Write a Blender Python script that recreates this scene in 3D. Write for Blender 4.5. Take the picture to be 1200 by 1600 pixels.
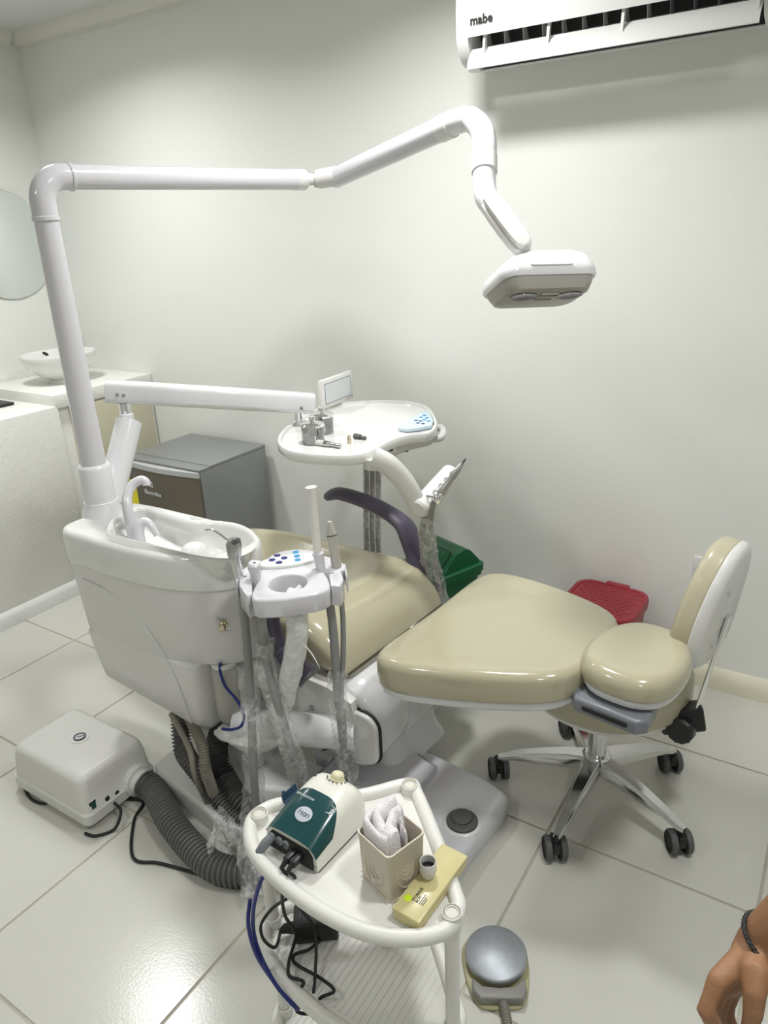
import bpy, bmesh, math, random
from mathutils import Vector as V, Matrix, Quaternion
random.seed(7)
for o in list(bpy.data.objects): bpy.data.objects.remove(o)
S = bpy.context.scene
COL = S.collection
# ---------------------------------------------------------------- camera (solved from tile joints, wall edges and verticals)
H = 1.5
YAW, PITCH, ROLL, FPX = -0.579463922, 0.373266491, -0.043625219, 1133.93203
_f = V((math.sin(YAW)*math.cos(PITCH), math.cos(YAW)*math.cos(PITCH), -math.sin(PITCH)))
_r = V((math.cos(YAW), -math.sin(YAW), 0)); _u = _r.cross(_f)
CR = _r*math.cos(ROLL)+_u*math.sin(ROLL); CU = -_r*math.sin(ROLL)+_u*math.cos(ROLL); CF = _f
CP = V((0, 0, H))
cam = bpy.data.cameras.new('camera'); camo = bpy.data.objects.new('camera', cam); COL.objects.link(camo)
m = Matrix.Identity(4)
for i, a in enumerate((CR, CU, -CF)):
    for j in range(3): m[j][i] = a[j]
m.translation = CP; camo.matrix_world = m
cam.sensor_fit = 'VERTICAL'; cam.sensor_height = 32; cam.sensor_width = 24; cam.lens = FPX/1600*32; cam.clip_start = .02
S.camera = camo
# ---------------------------------------------------------------- world, lamps' light, exposure
w = bpy.data.worlds.new('room_dark'); S.world = w; w.use_nodes = True
w.node_tree.nodes['Background'].inputs[0].default_value = (.9, .95, 1, 1)
w.node_tree.nodes['Background'].inputs[1].default_value = .05
S.view_settings.view_transform = 'Standard'; S.view_settings.look = 'None'
S.view_settings.exposure = 0.6; S.view_settings.gamma = 1; S.view_settings.use_curve_mapping = False
CEIL = 2.36
# ceiling lamps: x, y, radius, watts, colour
LAMPS = [(.15, .95, .12, 7.5, 'round white ceiling lamp nearest the standing person'), (-1.0, 1.58, .11, 8.8, 'round white ceiling lamp in front of the air conditioner'), (-2.5, 1.55, .12, 8.5, 'round white ceiling lamp near the basin corner'), (-1.7, -.4, .12, 4, 'round white ceiling lamp behind the photographer on the basin side'), (.6, -.6, .12, 4, 'round white ceiling lamp behind the photographer on the door side')]
def ray(x, y): return CF*FPX+CR*(x-600)-CU*(y-800)
def P(x, y, z=None, X=None, Y=None, D=None):
    """pixel (1200x1600 frame) + one known world coordinate (or depth) -> world point"""
    d = ray(x, y)
    if z is not None: t = (z-H)/d.z
    elif Y is not None: t = Y/d.y
    elif X is not None: t = X/d.x
    else: t = D/FPX
    return CP+d*t
# ---------------------------------------------------------------- materials
MT = {}
def mat(name, col, rough=.5, metal=0., coat=0., var=.04, vscale=6., bump=0., bscale=80., alpha=1., trans=0., spec=.5, emit=None, sss=0.):
    if name in MT: return MT[name]
    m = bpy.data.materials.new(name); m.use_nodes = True; nt = m.node_tree
    b = nt.nodes['Principled BSDF']
    b.inputs['Roughness'].default_value = rough; b.inputs['Metallic'].default_value = metal
    b.inputs['Coat Weight'].default_value = coat; b.inputs['Coat Roughness'].default_value = .06
    b.inputs['Alpha'].default_value = alpha; b.inputs['Transmission Weight'].default_value = trans
    b.inputs['Specular IOR Level'].default_value = spec
    if sss:
        b.inputs['Subsurface Weight'].default_value = sss; b.inputs['Subsurface Radius'].default_value = (.01, .004, .002)
    c = tuple(col)+(1,)
    tc = nt.nodes.new('ShaderNodeTexCoord')
    if var:
        n = nt.nodes.new('ShaderNodeTexNoise'); n.inputs['Scale'].default_value = vscale; n.inputs['Detail'].default_value = 4
        nt.links.new(tc.outputs['Object'], n.inputs['Vector'])
        mx = nt.nodes.new('ShaderNodeMix'); mx.data_type = 'RGBA'
        mx.inputs[6].default_value = tuple(max(0, v*(1-var)) for v in col)+(1,); mx.inputs[7].default_value = tuple(min(1, v*(1+var)) for v in col)+(1,)
        nt.links.new(n.outputs['Fac'], mx.inputs[0]); nt.links.new(mx.outputs[2], b.inputs['Base Color'])
    else: b.inputs['Base Color'].default_value = c
    if bump:
        n2 = nt.nodes.new('ShaderNodeTexNoise'); n2.inputs['Scale'].default_value = bscale; n2.inputs['Detail'].default_value = 3
        nt.links.new(tc.outputs['Object'], n2.inputs['Vector'])
        bp = nt.nodes.new('ShaderNodeBump'); bp.inputs['Strength'].default_value = bump; bp.inputs['Distance'].default_value = .004
        nt.links.new(n2.outputs['Fac'], bp.inputs['Height']); nt.links.new(bp.outputs[0], b.inputs['Normal'])
    if emit:
        b.inputs['Emission Color'].default_value = tuple(emit[0])+(1,); b.inputs['Emission Strength'].default_value = emit[1]
    MT[name] = m; return m
def srgb(r, g, b):
    f = lambda c: ((c/255+.055)/1.055)**2.4 if c > 10 else c/255/12.92
    return (f(r), f(g), f(b))
# ---------------------------------------------------------------- mesh helpers
def new(): return bmesh.new()
def wloc(o):
    l = V((0, 0, 0))
    while o: l += o.location; o = o.parent
    return l
def obj(name, bm, m, parent=None, smooth=True, angle=35, loc=None):
    """link a bmesh given in world coordinates as ONE mesh object"""
    bmesh.ops.remove_doubles(bm, verts=bm.verts, dist=1e-6)
    bmesh.ops.recalc_face_normals(bm, faces=bm.faces)
    off = wloc(parent) if parent else V((0, 0, 0))
    if loc is not None: off = off*0+V(loc)
    for v in bm.verts: v.co -= off
    me = bpy.data.meshes.new(name); bm.to_mesh(me); bm.free()
    if smooth:
        me.polygons.foreach_set('use_smooth', [True]*len(me.polygons))
        if angle: me.set_sharp_from_angle(angle=math.radians(angle))
    me.materials.append(m)
    o = bpy.data.objects.new(name, me); COL.objects.link(o)
    if parent: o.parent = parent
    if loc is not None: o.location = V(loc)-(wloc(parent) if parent else V((0, 0, 0)))
    return o
def tag(o, label, cat, group=None):
    o['label'] = label; o['category'] = cat
    if group: o['group'] = group
    return o
def thing(name, label, cat, loc, group=None):
    o = bpy.data.objects.new(name, None); COL.objects.link(o); o.location = loc; o.empty_display_size = .05
    return tag(o, label, cat, group)
def struct(name, bm, m, parent=None, **k):
    o = obj(name, bm, m, parent, **k)
    if not parent: o['kind'] = 'structure'
    return o
def box(bm, lo, hi, r=0., seg=2, M=None):
    lo = V(lo); hi = V(hi)
    g = bmesh.ops.create_cube(bm, size=1); vs = g['verts']
    for v in vs: v.co = V((lo[i]+(v.co[i]+.5)*(hi[i]-lo[i]) for i in range(3)))
    if r:
        es = {e for v in vs for e in v.link_edges}
        g = bmesh.ops.bevel(bm, geom=list(es), offset=r, segments=seg, profile=.5, affect='EDGES')
        vs = set(g['verts'])
        # all verts of this island
        st = list(vs); seen = set(vs)
        while st:
            v = st.pop()
            for e in v.link_edges:
                o = e.other_vert(v)
                if o not in seen: seen.add(o); st.append(o)
        vs = seen
    if M is not None:
        for v in vs: v.co = M @ v.co
    return bm
def frame(origin, xd, yd):
    x = V(xd).normalized(); z = x.cross(V(yd)).normalized(); y = z.cross(x)
    M = Matrix.Identity(4)
    for i, a in enumerate((x, y, z)):
        for j in range(3): M[j][i] = a[j]
    M.translation = V(origin); return M
def rotz(origin, deg): return Matrix.Translation(V(origin)) @ Matrix.Rotation(math.radians(deg), 4, 'Z')
def loft(bm, rings, cap0=True, cap1=True, closed=True):
    R = [[bm.verts.new(p) for p in r] for r in rings]; n = len(R[0])
    for a, b in zip(R, R[1:]):
        for i in range(n if closed else n-1):
            j = (i+1) % n
            try: bm.faces.new((a[i], a[j], b[j], b[i]))
            except ValueError: pass
    if cap0: bm.faces.new(R[0][::-1])
    if cap1: bm.faces.new(R[-1])
    return R
def crom(pts, per=8, closed=False):
    pts = [V(p) for p in pts]; n = len(pts); out = []
    rng = range(n) if closed else range(n-1)
    for i in rng:
        g = (lambda k: pts[k % n]) if closed else (lambda k: pts[max(0, min(n-1, k))])
        p0, p1, p2, p3 = g(i-1), g(i), g(i+1), g(i+2)
        for k in range(per):
            t = k/per
            out.append(.5*((2*p1)+(p2-p0)*t+(2*p0-5*p1+4*p2-p3)*t*t+(3*p1-p0-3*p2+p3)*t**3))
    if not closed: out.append(pts[-1])
    return out
def resample(path, step=None, n=None):
    L = [0]
    for a, b in zip(path, path[1:]): L.append(L[-1]+(b-a).length)
    n = n or max(2, int(L[-1]/step)); out = []; k = 0
    for i in range(n+1):
        s = L[-1]*i/n
        while k < len(L)-2 and L[k+1] < s: k += 1
        d = L[k+1]-L[k]; t = (s-L[k])/d if d > 0 else 0
        out.append(path[k].lerp(path[k+1], t))
    return out
def frames(path, up=None):
    T = []
    for i in range(len(path)):
        a = path[max(0, i-1)]; b = path[min(len(path)-1, i+1)]; T.append((b-a).normalized())
    u = V(up) if up else (V((0, 0, 1)) if abs(T[0].z) < .9 else V((1, 0, 0)))
    N = [(u-T[0]*u.dot(T[0])).normalized()]
    for i in range(1, len(T)):
        q = T[i-1].rotation_difference(T[i]); n = q @ N[-1]; N.append((n-T[i]*n.dot(T[i])).normalized())
    return [(t, n, t.cross(n)) for t, n in zip(T, N)]
def tube(bm, path, r, n=12, cap=True, prof=None, up=None):
    """r: number, list or f(t 0..1); prof: [(a,b)] unit profile"""
    path = [V(p) for p in path]; F = frames(path, up); rings = []
    pr = prof or [(math.cos(2*math.pi*k/n), math.sin(2*math.pi*k/n)) for k in range(n)]
    for i, (p, (t, a, b)) in enumerate(zip(path, F)):
        rr = r[i] if isinstance(r, (list, tuple)) else (r(i/(len(path)-1)) if callable(r) else r)
        rings.append([p+a*(c*rr)+b*(s*rr) for c, s in pr])
    loft(bm, rings, cap, cap); return bm
def cyl(bm, a, b, r, r2=None, n=20, ch=0.):
    a = V(a); b = V(b); r2 = r if r2 is None else r2
    if ch:
        d = (b-a).normalized()*ch
        return tube(bm, [a, a+d, b-d, b], [r-ch, r, r2, r2-ch], n)
    return tube(bm, [a, b], [r, r2], n)
def lathe(bm, prof, M=None, n=24, cap=True):
    """prof [(r,z)]"""
    M = M or Matrix.Identity(4)
    rings = [[M @ V((max(r, 1e-4)*math.cos(2*math.pi*k/n), max(r, 1e-4)*math.sin(2*math.pi*k/n), z)) for k in range(n)] for r, z in prof]
    loft(bm, rings, cap, cap); return bm
def zrot(d):
    """matrix taking +z to direction d"""
    return V((0, 0, 1)).rotation_difference(V(d).normalized()).to_matrix().to_4x4()
def at(p, d=None):
    M = Matrix.Translation(V(p)); return M @ zrot(d) if d is not None else M
def corrug(bm, path, r, pitch=.008, amp=.12, n=14):
    p = resample(path, pitch/4)
    rr = [r*(1+amp*(1, .8, -1, -.8)[i % 4]*.5) for i in range(len(p))]
    return tube(bm, p, rr, n)
def inset(poly, d):
    """shrink closed 2D polygon (ccw) by d"""
    n = len(poly); out = []
    for i in range(n):
        a, b, c = poly[i-1], poly[i], poly[(i+1) % n]
        e1 = V((b[0]-a[0], b[1]-a[1])); e2 = V((c[0]-b[0], c[1]-b[1]))
        if e1.length < 1e-9 or e2.length < 1e-9: out.append(b); continue
        n1 = V((-e1.y, e1.x)).normalized(); n2 = V((-e2.y, e2.x)).normalized(); nn = (n1+n2)
        if nn.length < 1e-6: nn = n1
        nn.normalize(); k = d/max(.5, nn.dot(n1)); out.append((b[0]+nn.x*k, b[1]+nn.y*k))
    return out
def ccw(poly):
    a = sum(poly[i-1][0]*poly[i][1]-poly[i][0]*poly[i-1][1] for i in range(len(poly)))
    return poly if a > 0 else poly[::-1]
def crom2(pts, per=6): return [(p.x, p.y) for p in crom([V((p[0], p[1], 0)) for p in pts], per, True)]
def rrect(w, d, r, seg=5, cx=0, cy=0):
    out = []
    for sx, sy, a0 in ((1, 1, 0), (-1, 1, 90), (-1, -1, 180), (1, -1, 270)):
        for k in range(seg+1):
            a = math.radians(a0+90*k/seg); out.append((cx+sx*(w/2-r)+r*math.cos(a), cy+sy*(d/2-r)+r*math.sin(a)))
    return out
def slab(bm, poly, z0, z1, r=.004, seg=3, top=None, bot=None, rb=None, rings_in=0, M=None, captop=True):
    """rounded-edge slab over polygon; top(x,y) adds to z1; rings_in concentric rings for dished tops"""
    poly = ccw([tuple(p) for p in poly]); rb = r if rb is None else rb
    top = top or (lambda x, y: 0.); bot = bot or (lambda x, y: 0.)
    R = []
    for k in range(seg+1):
        a = math.pi/2*k/seg; q = inset(poly, rb*(1-math.sin(a)))
        R.append([V((x, y, z0+rb*(1-math.cos(a))+bot(x, y))) for x, y in q])
    for k in range(seg+1):
        a = math.pi/2*k/seg; q = inset(poly, r*(1-math.cos(a)))
        R.append([V((x, y, z1-r*(1-math.sin(a))+top(x, y))) for x, y in q])
    if rings_in:
        q = inset(poly, r); cx = sum(p[0] for p in q)/len(q); cy = sum(p[1] for p in q)/len(q)
        for k in range(1, rings_in):
            f = 1-k/rings_in; ring = [(cx+(x-cx)*f, cy+(y-cy)*f) for x, y in q]
            R.append([V((x, y, z1+top(x, y))) for x, y in ring])
        R.append([V((cx+(x-cx)*1e-3, cy+(y-cy)*1e-3, z1+top(cx, cy))) for x, y in q])
    if M is not None: R = [[M @ p for p in r_] for r_ in R]
    loft(bm, R, True, captop); return bm
def text(name, body, size, origin, xd, yd, m, parent, ext=.0006, align='CENTER', bold=0., sx=1.):
    cu = bpy.data.curves.new(name, 'FONT'); cu.body = body; cu.size = size; cu.extrude = ext; cu.align_x = align; cu.align_y = 'CENTER'; cu.offset = bold
    cu.resolution_u = 3
    t = bpy.data.objects.new(name, cu); COL.objects.link(t)
    bpy.context.view_layer.update()
    me = bpy.data.meshes.new_from_object(t.evaluated_get(bpy.context.evaluated_depsgraph_get()))
    bpy.data.objects.remove(t); bm = new(); bm.from_mesh(me); bpy.data.meshes.remove(me)
    M = frame(origin, xd, yd)
    for v in bm.verts: v.co = M @ V((v.co.x*sx, v.co.y, v.co.z))
    return obj(name, bm, m, parent, smooth=False)
def disc(bm, p, d, r, t=.002, n=16, sx=1., M=None):
    MM = at(p, d) if M is None else M
    MM = MM @ Matrix.Diagonal((sx, 1, 1, 1)) if sx != 1 else MM
    return lathe(bm, [(r, 0), (r, t*.6), (r*.85, t)], MM, n)

# ---------------------------------------------------------------- palette
WALL = mat('wall_paint', srgb(233, 234, 229), .55, var=.015, vscale=2, bump=.12, bscale=60)
COUNTERP = mat('counter_plaster', srgb(232, 231, 226), .6, var=.03, vscale=5, bump=.5, bscale=45)
CEILM = mat('ceiling_paint', srgb(214, 213, 212), .7, var=.02, vscale=2)
TRIM = mat('crown_paint', srgb(218, 218, 208), .5, var=.03)
TILE = mat('floor_tile_glaze', srgb(200, 199, 191), .2, var=.035, vscale=2.5, bump=.05, bscale=160)
GROUT = mat('grout', srgb(178, 173, 158), .8, var=.3, vscale=9)
BASEB = mat('baseboard_ivory', srgb(226, 222, 200), .3, var=.03)
BASEW = mat('baseboard_white', srgb(222, 222, 220), .35, var=.05)
GLOSSW = mat('white_gloss_enamel', srgb(224, 224, 226), .16, coat=.4, var=.01)
GLOSSL = mat('lilac_white_enamel', srgb(212, 210, 215), .16, coat=.4, var=.01)
CERAM = mat('white_ceramic', srgb(228, 228, 225), .1, coat=.5, var=.01)
PLASW = mat('white_plastic', srgb(222, 221, 219), .28, var=.02)
PLASWS = mat('white_plastic_satin', srgb(216, 215, 211), .38, var=.02)
PLASC = mat('cart_ivory_plastic', srgb(226, 225, 220), .38, var=.04, vscale=9, bump=.05)
CREAM = mat('cream_vinyl', srgb(179, 173, 147), .17, coat=.5, var=.03, vscale=3, bump=.10, bscale=22)
CREAM2 = mat('cream_vinyl_soft', srgb(183, 177, 152), .3, coat=.1, var=.03)
PURPLE = mat('purple_grey_pad', srgb(80, 74, 92), .45, var=.04)
GREYH = mat('grey_hose_rubber', srgb(140, 140, 139), .45, var=.05)
GREYR = mat('dark_grey_hose', srgb(98, 97, 97), .42, var=.06)
GREYT = mat('taupe_hose', srgb(128, 123, 112), .5, var=.06)
GREYP = mat('grey_plastic', srgb(122, 126, 132), .35, var=.04)
GREYD = mat('dark_grey_rubber', srgb(88, 88, 88), .5, var=.08)
BLACK = mat('black_plastic', srgb(24, 24, 25), .4, var=.1)
BLACKR = mat('black_rubber', srgb(30, 30, 31), .6, var=.1)
DARKIN = mat('dark_interior', srgb(34, 35, 36), .7, var=.1)
CHROME = mat('chrome', (.82, .82, .83), .06, metal=1, var=0)
ALU = mat('polished_aluminium', (.68, .68, .68), .16, metal=1, var=.03)
STEELB = mat('brushed_steel', (.5, .5, .5), .28, metal=1, var=.08, vscale=20)
BRASS = mat('brass', (.62, .54, .40), .22, metal=1, var=.05)
BLUE = mat('navy_button', srgb(44, 44, 112), .3, var=0)
SKY = mat('sky_button', srgb(58, 150, 205), .3, var=0)
PALEB = mat('pale_blue_panel', srgb(205, 222, 232), .25, var=.02)
MINTP = mat('pale_white_panel', srgb(236, 240, 234), .22, var=.01)
CABLEB = mat('blue_cable', srgb(32, 44, 120), .35, var=.05)
TEAL = mat('teal_plastic', srgb(16, 66, 68), .2, coat=.3, var=.04)
IVORY = mat('ivory_plastic', srgb(228, 227, 217), .25, coat=.2, var=.02)
BEIGE = mat('beige_plastic', srgb(206, 198, 180), .45, var=.04, vscale=12)
YELLOWC = mat('yellowed_clear_plastic', srgb(222, 212, 158), .25, var=.06, vscale=15, alpha=.82)
PAPER = mat('paper_towel', srgb(232, 228, 230), .9, var=.03, vscale=20, bump=.5, bscale=260)
GREENP = mat('green_bin_plastic', srgb(20, 92, 58), .3, var=.05)
REDP = mat('red_bin_plastic', srgb(150, 44, 54), .4, var=.08, vscale=30)
FRIDGED = mat('fridge_taupe_door', srgb(112, 106, 94), .3, metal=.35, var=.03)
FRIDGES = mat('fridge_silver_sheet', srgb(150, 152, 153), .4, metal=.45, var=.02)
LGREY = mat('light_grey_plastic', srgb(190, 191, 192), .35, var=.02)
DOORB = mat('beige_laminate', srgb(196, 192, 168), .4, var=.02)
YLAB = mat('yellow_label', srgb(242, 226, 48), .5, var=0)
INK = mat('ink', srgb(30, 30, 32), .5, var=0)
SILVERINK = mat('silver_ink', srgb(206, 208, 208), .4, var=0)
WHITEINK = mat('white_ink', srgb(220, 226, 226), .4, var=0)
MIRROR = mat('mirror_silver', (.82, .86, .86), .02, metal=1, var=0)
LENS = mat('grey_lens', srgb(98, 98, 102), .2, coat=.2, var=.02)
HEADG = mat('grey_lamp_face', srgb(168, 165, 158), .3, var=.03)
SKIN = mat('skin', srgb(154, 112, 80), .5, var=.06, vscale=18, bump=.15, bscale=220, sss=.08)
NAILM = mat('fingernail', srgb(205, 160, 140), .3, var=0)
JEANS = mat('blue_denim', srgb(58, 78, 112), .85, var=.12, vscale=40, bump=.4, bscale=300)
SHIRT = mat('dark_shirt_cloth', srgb(70, 72, 78), .85, var=.06, vscale=20)
HAIR = mat('dark_hair', srgb(36, 28, 24), .6, var=.1)
SHOEM = mat('shoe_leather', srgb(50, 46, 44), .5, var=.06)
BOTTLE = mat('clear_bottle', srgb(200, 198, 190), .08, var=.02, alpha=.55)
def plastic_film(name, tint, base, rimmix):
    """thin crinkled polythene: mostly see-through with glossy creases"""
    m = bpy.data.materials.new(name); m.use_nodes = True; nt = m.node_tree; nt.nodes.clear()
    out = nt.nodes.new('ShaderNodeOutputMaterial'); tr = nt.nodes.new('ShaderNodeBsdfTransparent'); pb = nt.nodes.new('ShaderNodeBsdfPrincipled')
    pb.inputs['Base Color'].default_value = tuple(tint)+(1,); pb.inputs['Roughness'].default_value = .12
    tc = nt.nodes.new('ShaderNodeTexCoord'); n = nt.nodes.new('ShaderNodeTexNoise'); n.inputs['Scale'].default_value = 38; n.inputs['Detail'].default_value = 3; n.inputs['Distortion'].default_value = 1.5
    nt.links.new(tc.outputs['Object'], n.inputs['Vector'])
    rp = nt.nodes.new('ShaderNodeMapRange'); rp.inputs[1].default_value = .42; rp.inputs[2].default_value = .72; rp.inputs[3].default_value = base; rp.inputs[4].default_value = rimmix
    nt.links.new(n.outputs['Fac'], rp.inputs[0])
    bp = nt.nodes.new('ShaderNodeBump'); bp.inputs['Strength'].default_value = .35; bp.inputs['Distance'].default_value = .01
    nt.links.new(n.outputs['Fac'], bp.inputs['Height']); nt.links.new(bp.outputs[0], pb.inputs['Normal'])
    mx = nt.nodes.new('ShaderNodeMixShader'); nt.links.new(rp.outputs[0], mx.inputs[0]); nt.links.new(tr.outputs[0], mx.inputs[1]); nt.links.new(pb.outputs[0], mx.inputs[2])
    nt.links.new(mx.outputs[0], out.inputs[0]); return m
FILM = plastic_film('polythene_film', (.88, .88, .87), .14, .5)
FILMW = plastic_film('milky_film', (.86, .86, .84), .8, .95)
# ---------------------------------------------------------------- room shell
XL, XR, YB, YF = -3.365, 1.5, 2.332, -1.8
b = new(); box(b, (XL-.1, YF-.1, -.08), (XR+.1, YB+.1, -.0022)); FLOOR = struct('floor', b, GROUT, smooth=False)
b = new(); box(b, (XL-.1, YB, 0), (XR+.1, YB+.1, CEIL)); struct('wall_back', b, WALL, smooth=False)
b = new(); box(b, (XL-.1, YF-.1, 0), (XL, YB, CEIL)); struct('wall_left', b, WALL, smooth=False)
b = new(); box(b, (XR, YF-.1, 0), (XR+.1, YB, CEIL)); struct('wall_right', b, WALL, smooth=False)
b = new(); box(b, (XL, YF-.1, 0), (XR, YF, CEIL)); struct('wall_front', b, WALL, smooth=False)
b = new(); box(b, (XL-.1, YF-.1, CEIL), (XR+.1, YB+.1, CEIL+.1)); struct('ceiling', b, CEILM, smooth=False)
# tiles, 0.5 m, each a piece of the floor
TX, TY, X0, Y0 = .498, .507, -.474, .939
tile_me = None
for i in range(-6, 4):
    for j in range(-6, 3):
        x0, y0 = X0+i*TX, Y0+j*TY; x1, y1 = x0+TX, y0+TY
        x0, x1, y0, y1 = max(x0, XL), min(x1, XR), max(y0, YF), min(y1, YB)
        if x1-x0 < .03 or y1-y0 < .03: continue
        full = abs(x1-x0-TX) < 1e-6 and abs(y1-y0-TY) < 1e-6
        c = V(((x0+x1)/2, (y0+y1)/2, 0))
        if full and tile_me:
            o = bpy.data.objects.new('tile', tile_me); COL.objects.link(o); o.location = c; o.parent = FLOOR
        else:
            b = new(); box(b, (x0+.003, y0+.003, -.0022), (x1-.003, y1-.003, 0), .0012, 1)
            o = obj('tile', b, TILE, FLOOR, loc=c)
            if full: tile_me = o.data
# crown moulding and baseboards
def run(bm, a, b_, prof, nrm):
    """prof [(out,z)] swept from a to b; nrm = outward direction in plan"""
    nrm = V(nrm); loft(bm, [[V(p)+nrm*o+V((0, 0, z)) for o, z in prof] for p in (a, b_)])
crown = [(0, 2.30), (.008, 2.30), (.012, 2.315), (.03, 2.325), (.045, 2.345), (.05, CEIL), (0, CEIL)]
b = new(); run(b, (XL, YB, 0), (XR, YB, 0), crown, (0, -1, 0)); struct('trim_1', b, TRIM)
b = new(); run(b, (XL, YF, 0), (XL, YB-.05, 0), crown, (1, 0, 0)); struct('trim_2', b, TRIM)
bb = [(0, 0), (.02, 0), (.02, .035), (.017, .052), (.008, .068), (0, .078)]
b = new(); run(b, (-2.80, YB, 0), (XR, YB, 0), bb, (0, -1, 0)); struct('baseboard_back', b, BASEB, angle=60)
# ---------------------------------------------------------------- masonry counter along the left wall
XC = -2.82
t = thing('masonry_counter', 'white plastered built-in counter along the wall under the round mirror', 'counter', (-3.09, 1.5, 0))
b = new(); box(b, (XL+.002, .3, 0), (XC, 1.813, .85), .006); obj('lower_block', b, COUNTERP, t)
b = new(); box(b, (XL+.002, 1.815, 0), (XC-.02, YB-.002, .836), .003); obj('sink_block', b, COUNTERP, t)
b = new(); box(b, (XL+.002, 1.80, .836), (XC, YB-.002, .897), .006); obj('countertop', b, COUNTERP, t)
b = new(); box(b, (XC-.02, 1.872, .03), (XC-.002, 2.305, .832), .003); obj('cabinet_door', b, DOORB, t)['label'] = 'beige laminate door below the basin'
b = new(); run(b, (XC, .3, 0), (XC, 1.86, 0), [(0, 0), (.022, 0), (.022, .045), (.012, .06), (0, .068)], (1, 0, 0)); obj('skirting', b, BASEW, t, angle=60)
# dark flat tray at the very edge of the frame
b = new(); c = P(-14, 634, z=.852); slab(b, rrect(.2, .13, .015, cx=c.x-.02, cy=c.y), .8505, .862, .004)
tag(obj('stove_tray', b, BLACK), 'small black flat tray lying on the lower white counter', 'tray')
# vessel basin
cb = V((-3.07, 2.03, .897))
t = thing('vessel_basin', 'white oval ceramic vessel basin standing on the plastered counter', 'sink', cb)
def basin_ring(f, z, e=2.2):
    n = 36; out = []
    for k in range(n):
        a = 2*math.pi*k/n; c_, s_ = math.cos(a), math.sin(a)
        out.append(cb+V((math.copysign(abs(c_)**(2/e), c_)*.145*f, math.copysign(abs(s_)**(2/e), s_)*.17*f, z)))
    return out
b = new(); loft(b, [basin_ring(f, z) for f, z in ((.38, 0), (.40, .012), (.36, .018), (.62, .04), (.82, .07), (.95, .105), (1., .128), (.985, .132), (.965, .128), (.90, .1), (.76, .065), (.5, .035), (.1, .03))]); obj('bowl', b, CERAM, t, angle=60)
b = new(); disc(b, P(71, 553, X=-3.165), (.55, .1, .83), .013, .002, sx=1.2); obj('maker_sticker', b, BLACK, t)
# wall tap (mostly hidden by the lamp post)
pt = P(87, 503, X=-3.30)
t = thing('wall_tap', 'small chrome wall-mounted tap above the vessel basin', 'faucet', (XL, pt.y, pt.z))
b = new(); tube(b, crom([(XL, pt.y+.06, pt.z+.02), (-3.3, pt.y+.05, pt.z+.025), (-3.22, pt.y+.01, pt.z+.02), (-3.19, pt.y, pt.z-.03)], 6), .011); obj('spout', b, CHROME, t)
b = new(); lathe(b, [(.026, 0), (.026, .008), (.02, .012)], at((XL, pt.y+.06, pt.z+.02), (1, 0, 0))); obj('wall_plate', b, CHROME, t)
pt2 = P(137, 541, X=-3.25)
b = new(); cyl(b, (XL, pt2.y, pt2.z-.01), (-3.29, pt2.y, pt2.z-.01), .014); tube(b, [(-3.3, pt2.y, pt2.z-.01), (-3.295, pt2.y, pt2.z+.045)], .006); obj('lever_valve', b, CHROME, t)
# round mirror
mc = V((XL, 2.065, 1.494))
t = thing('round_mirror', 'large round frameless mirror on the wall above the basin', 'mirror', mc)
b = new(); lathe(b, [(.237, 0), (.237, .006)], at(mc, (1, 0, 0)), 64); obj('backing', b, GREYD, t)
b = new(); lathe(b, [(.236, .0062), (.236, .0078), (.234, .0085)], at(mc, (1, 0, 0)), 64); obj('glass', b, MIRROR, t)
# wall outlet
t = thing('wall_outlet', 'white electrical outlet plate on the wall behind the stool backrest', 'outlet', (-.272, YB, .43))
b = new(); box(b, (-.327, YB-.007, .393), (-.215, YB, .467), .003); obj('cover_plate', b, PLASW, t)
for cx in (-.297, -.247):
    b = new(); slab(b, rrect(.034, .04, .012), 0, .0025, .001, M=frame((cx, YB-.0068, .43), (1, 0, 0), (0, 0, 1))); s_ = obj('socket', b, PLASWS, t)
    b = new()
    for dx in (-.006, .006): box(b, (cx+dx-.0012, YB-.0100, .432), (cx+dx+.0012, YB-.0090, .441))
    disc(b, (cx, YB-.0090, .421), (0, -1, 0), .0028, .001); obj('socket_hole', b, BLACK, s_)
# ---------------------------------------------------------------- ceiling lamps (out of frame)
LAMPG = mat('lamp_diffuser', (1, 1, 1), .5, var=0, emit=((1, .98, .94), 6))
for k, (lx, ly, lr, lw, lab) in enumerate(LAMPS):
    t = thing('ceiling_lamp', lab, 'ceiling light', (lx, ly, CEIL))
    b = new(); lathe(b, [(lr+.03, CEIL), (lr+.03, CEIL-.012), (lr+.012, CEIL-.022), (lr+.004, CEIL-.02), (lr+.004, CEIL-.008)], Matrix.Translation((lx, ly, 0)), 40, cap=False); obj('rim', b, PLASW, t)
    b = new(); lathe(b, [(lr+.004, CEIL-.010), (lr+.004, CEIL-.011)], Matrix.Translation((lx, ly, 0)), 40); obj('diffuser', b, LAMPG, t)
    L = bpy.data.lights.new('lamp_light', 'AREA'); L.shape = 'DISK'; L.size = lr*2; L.energy = lw; L.color = (.985, 1, .985); L.spread = math.radians(150)
    lo = bpy.data.objects.new('lamp_light', L); COL.objects.link(lo); lo.parent = t; lo.location = (0, 0, -.018)

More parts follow.
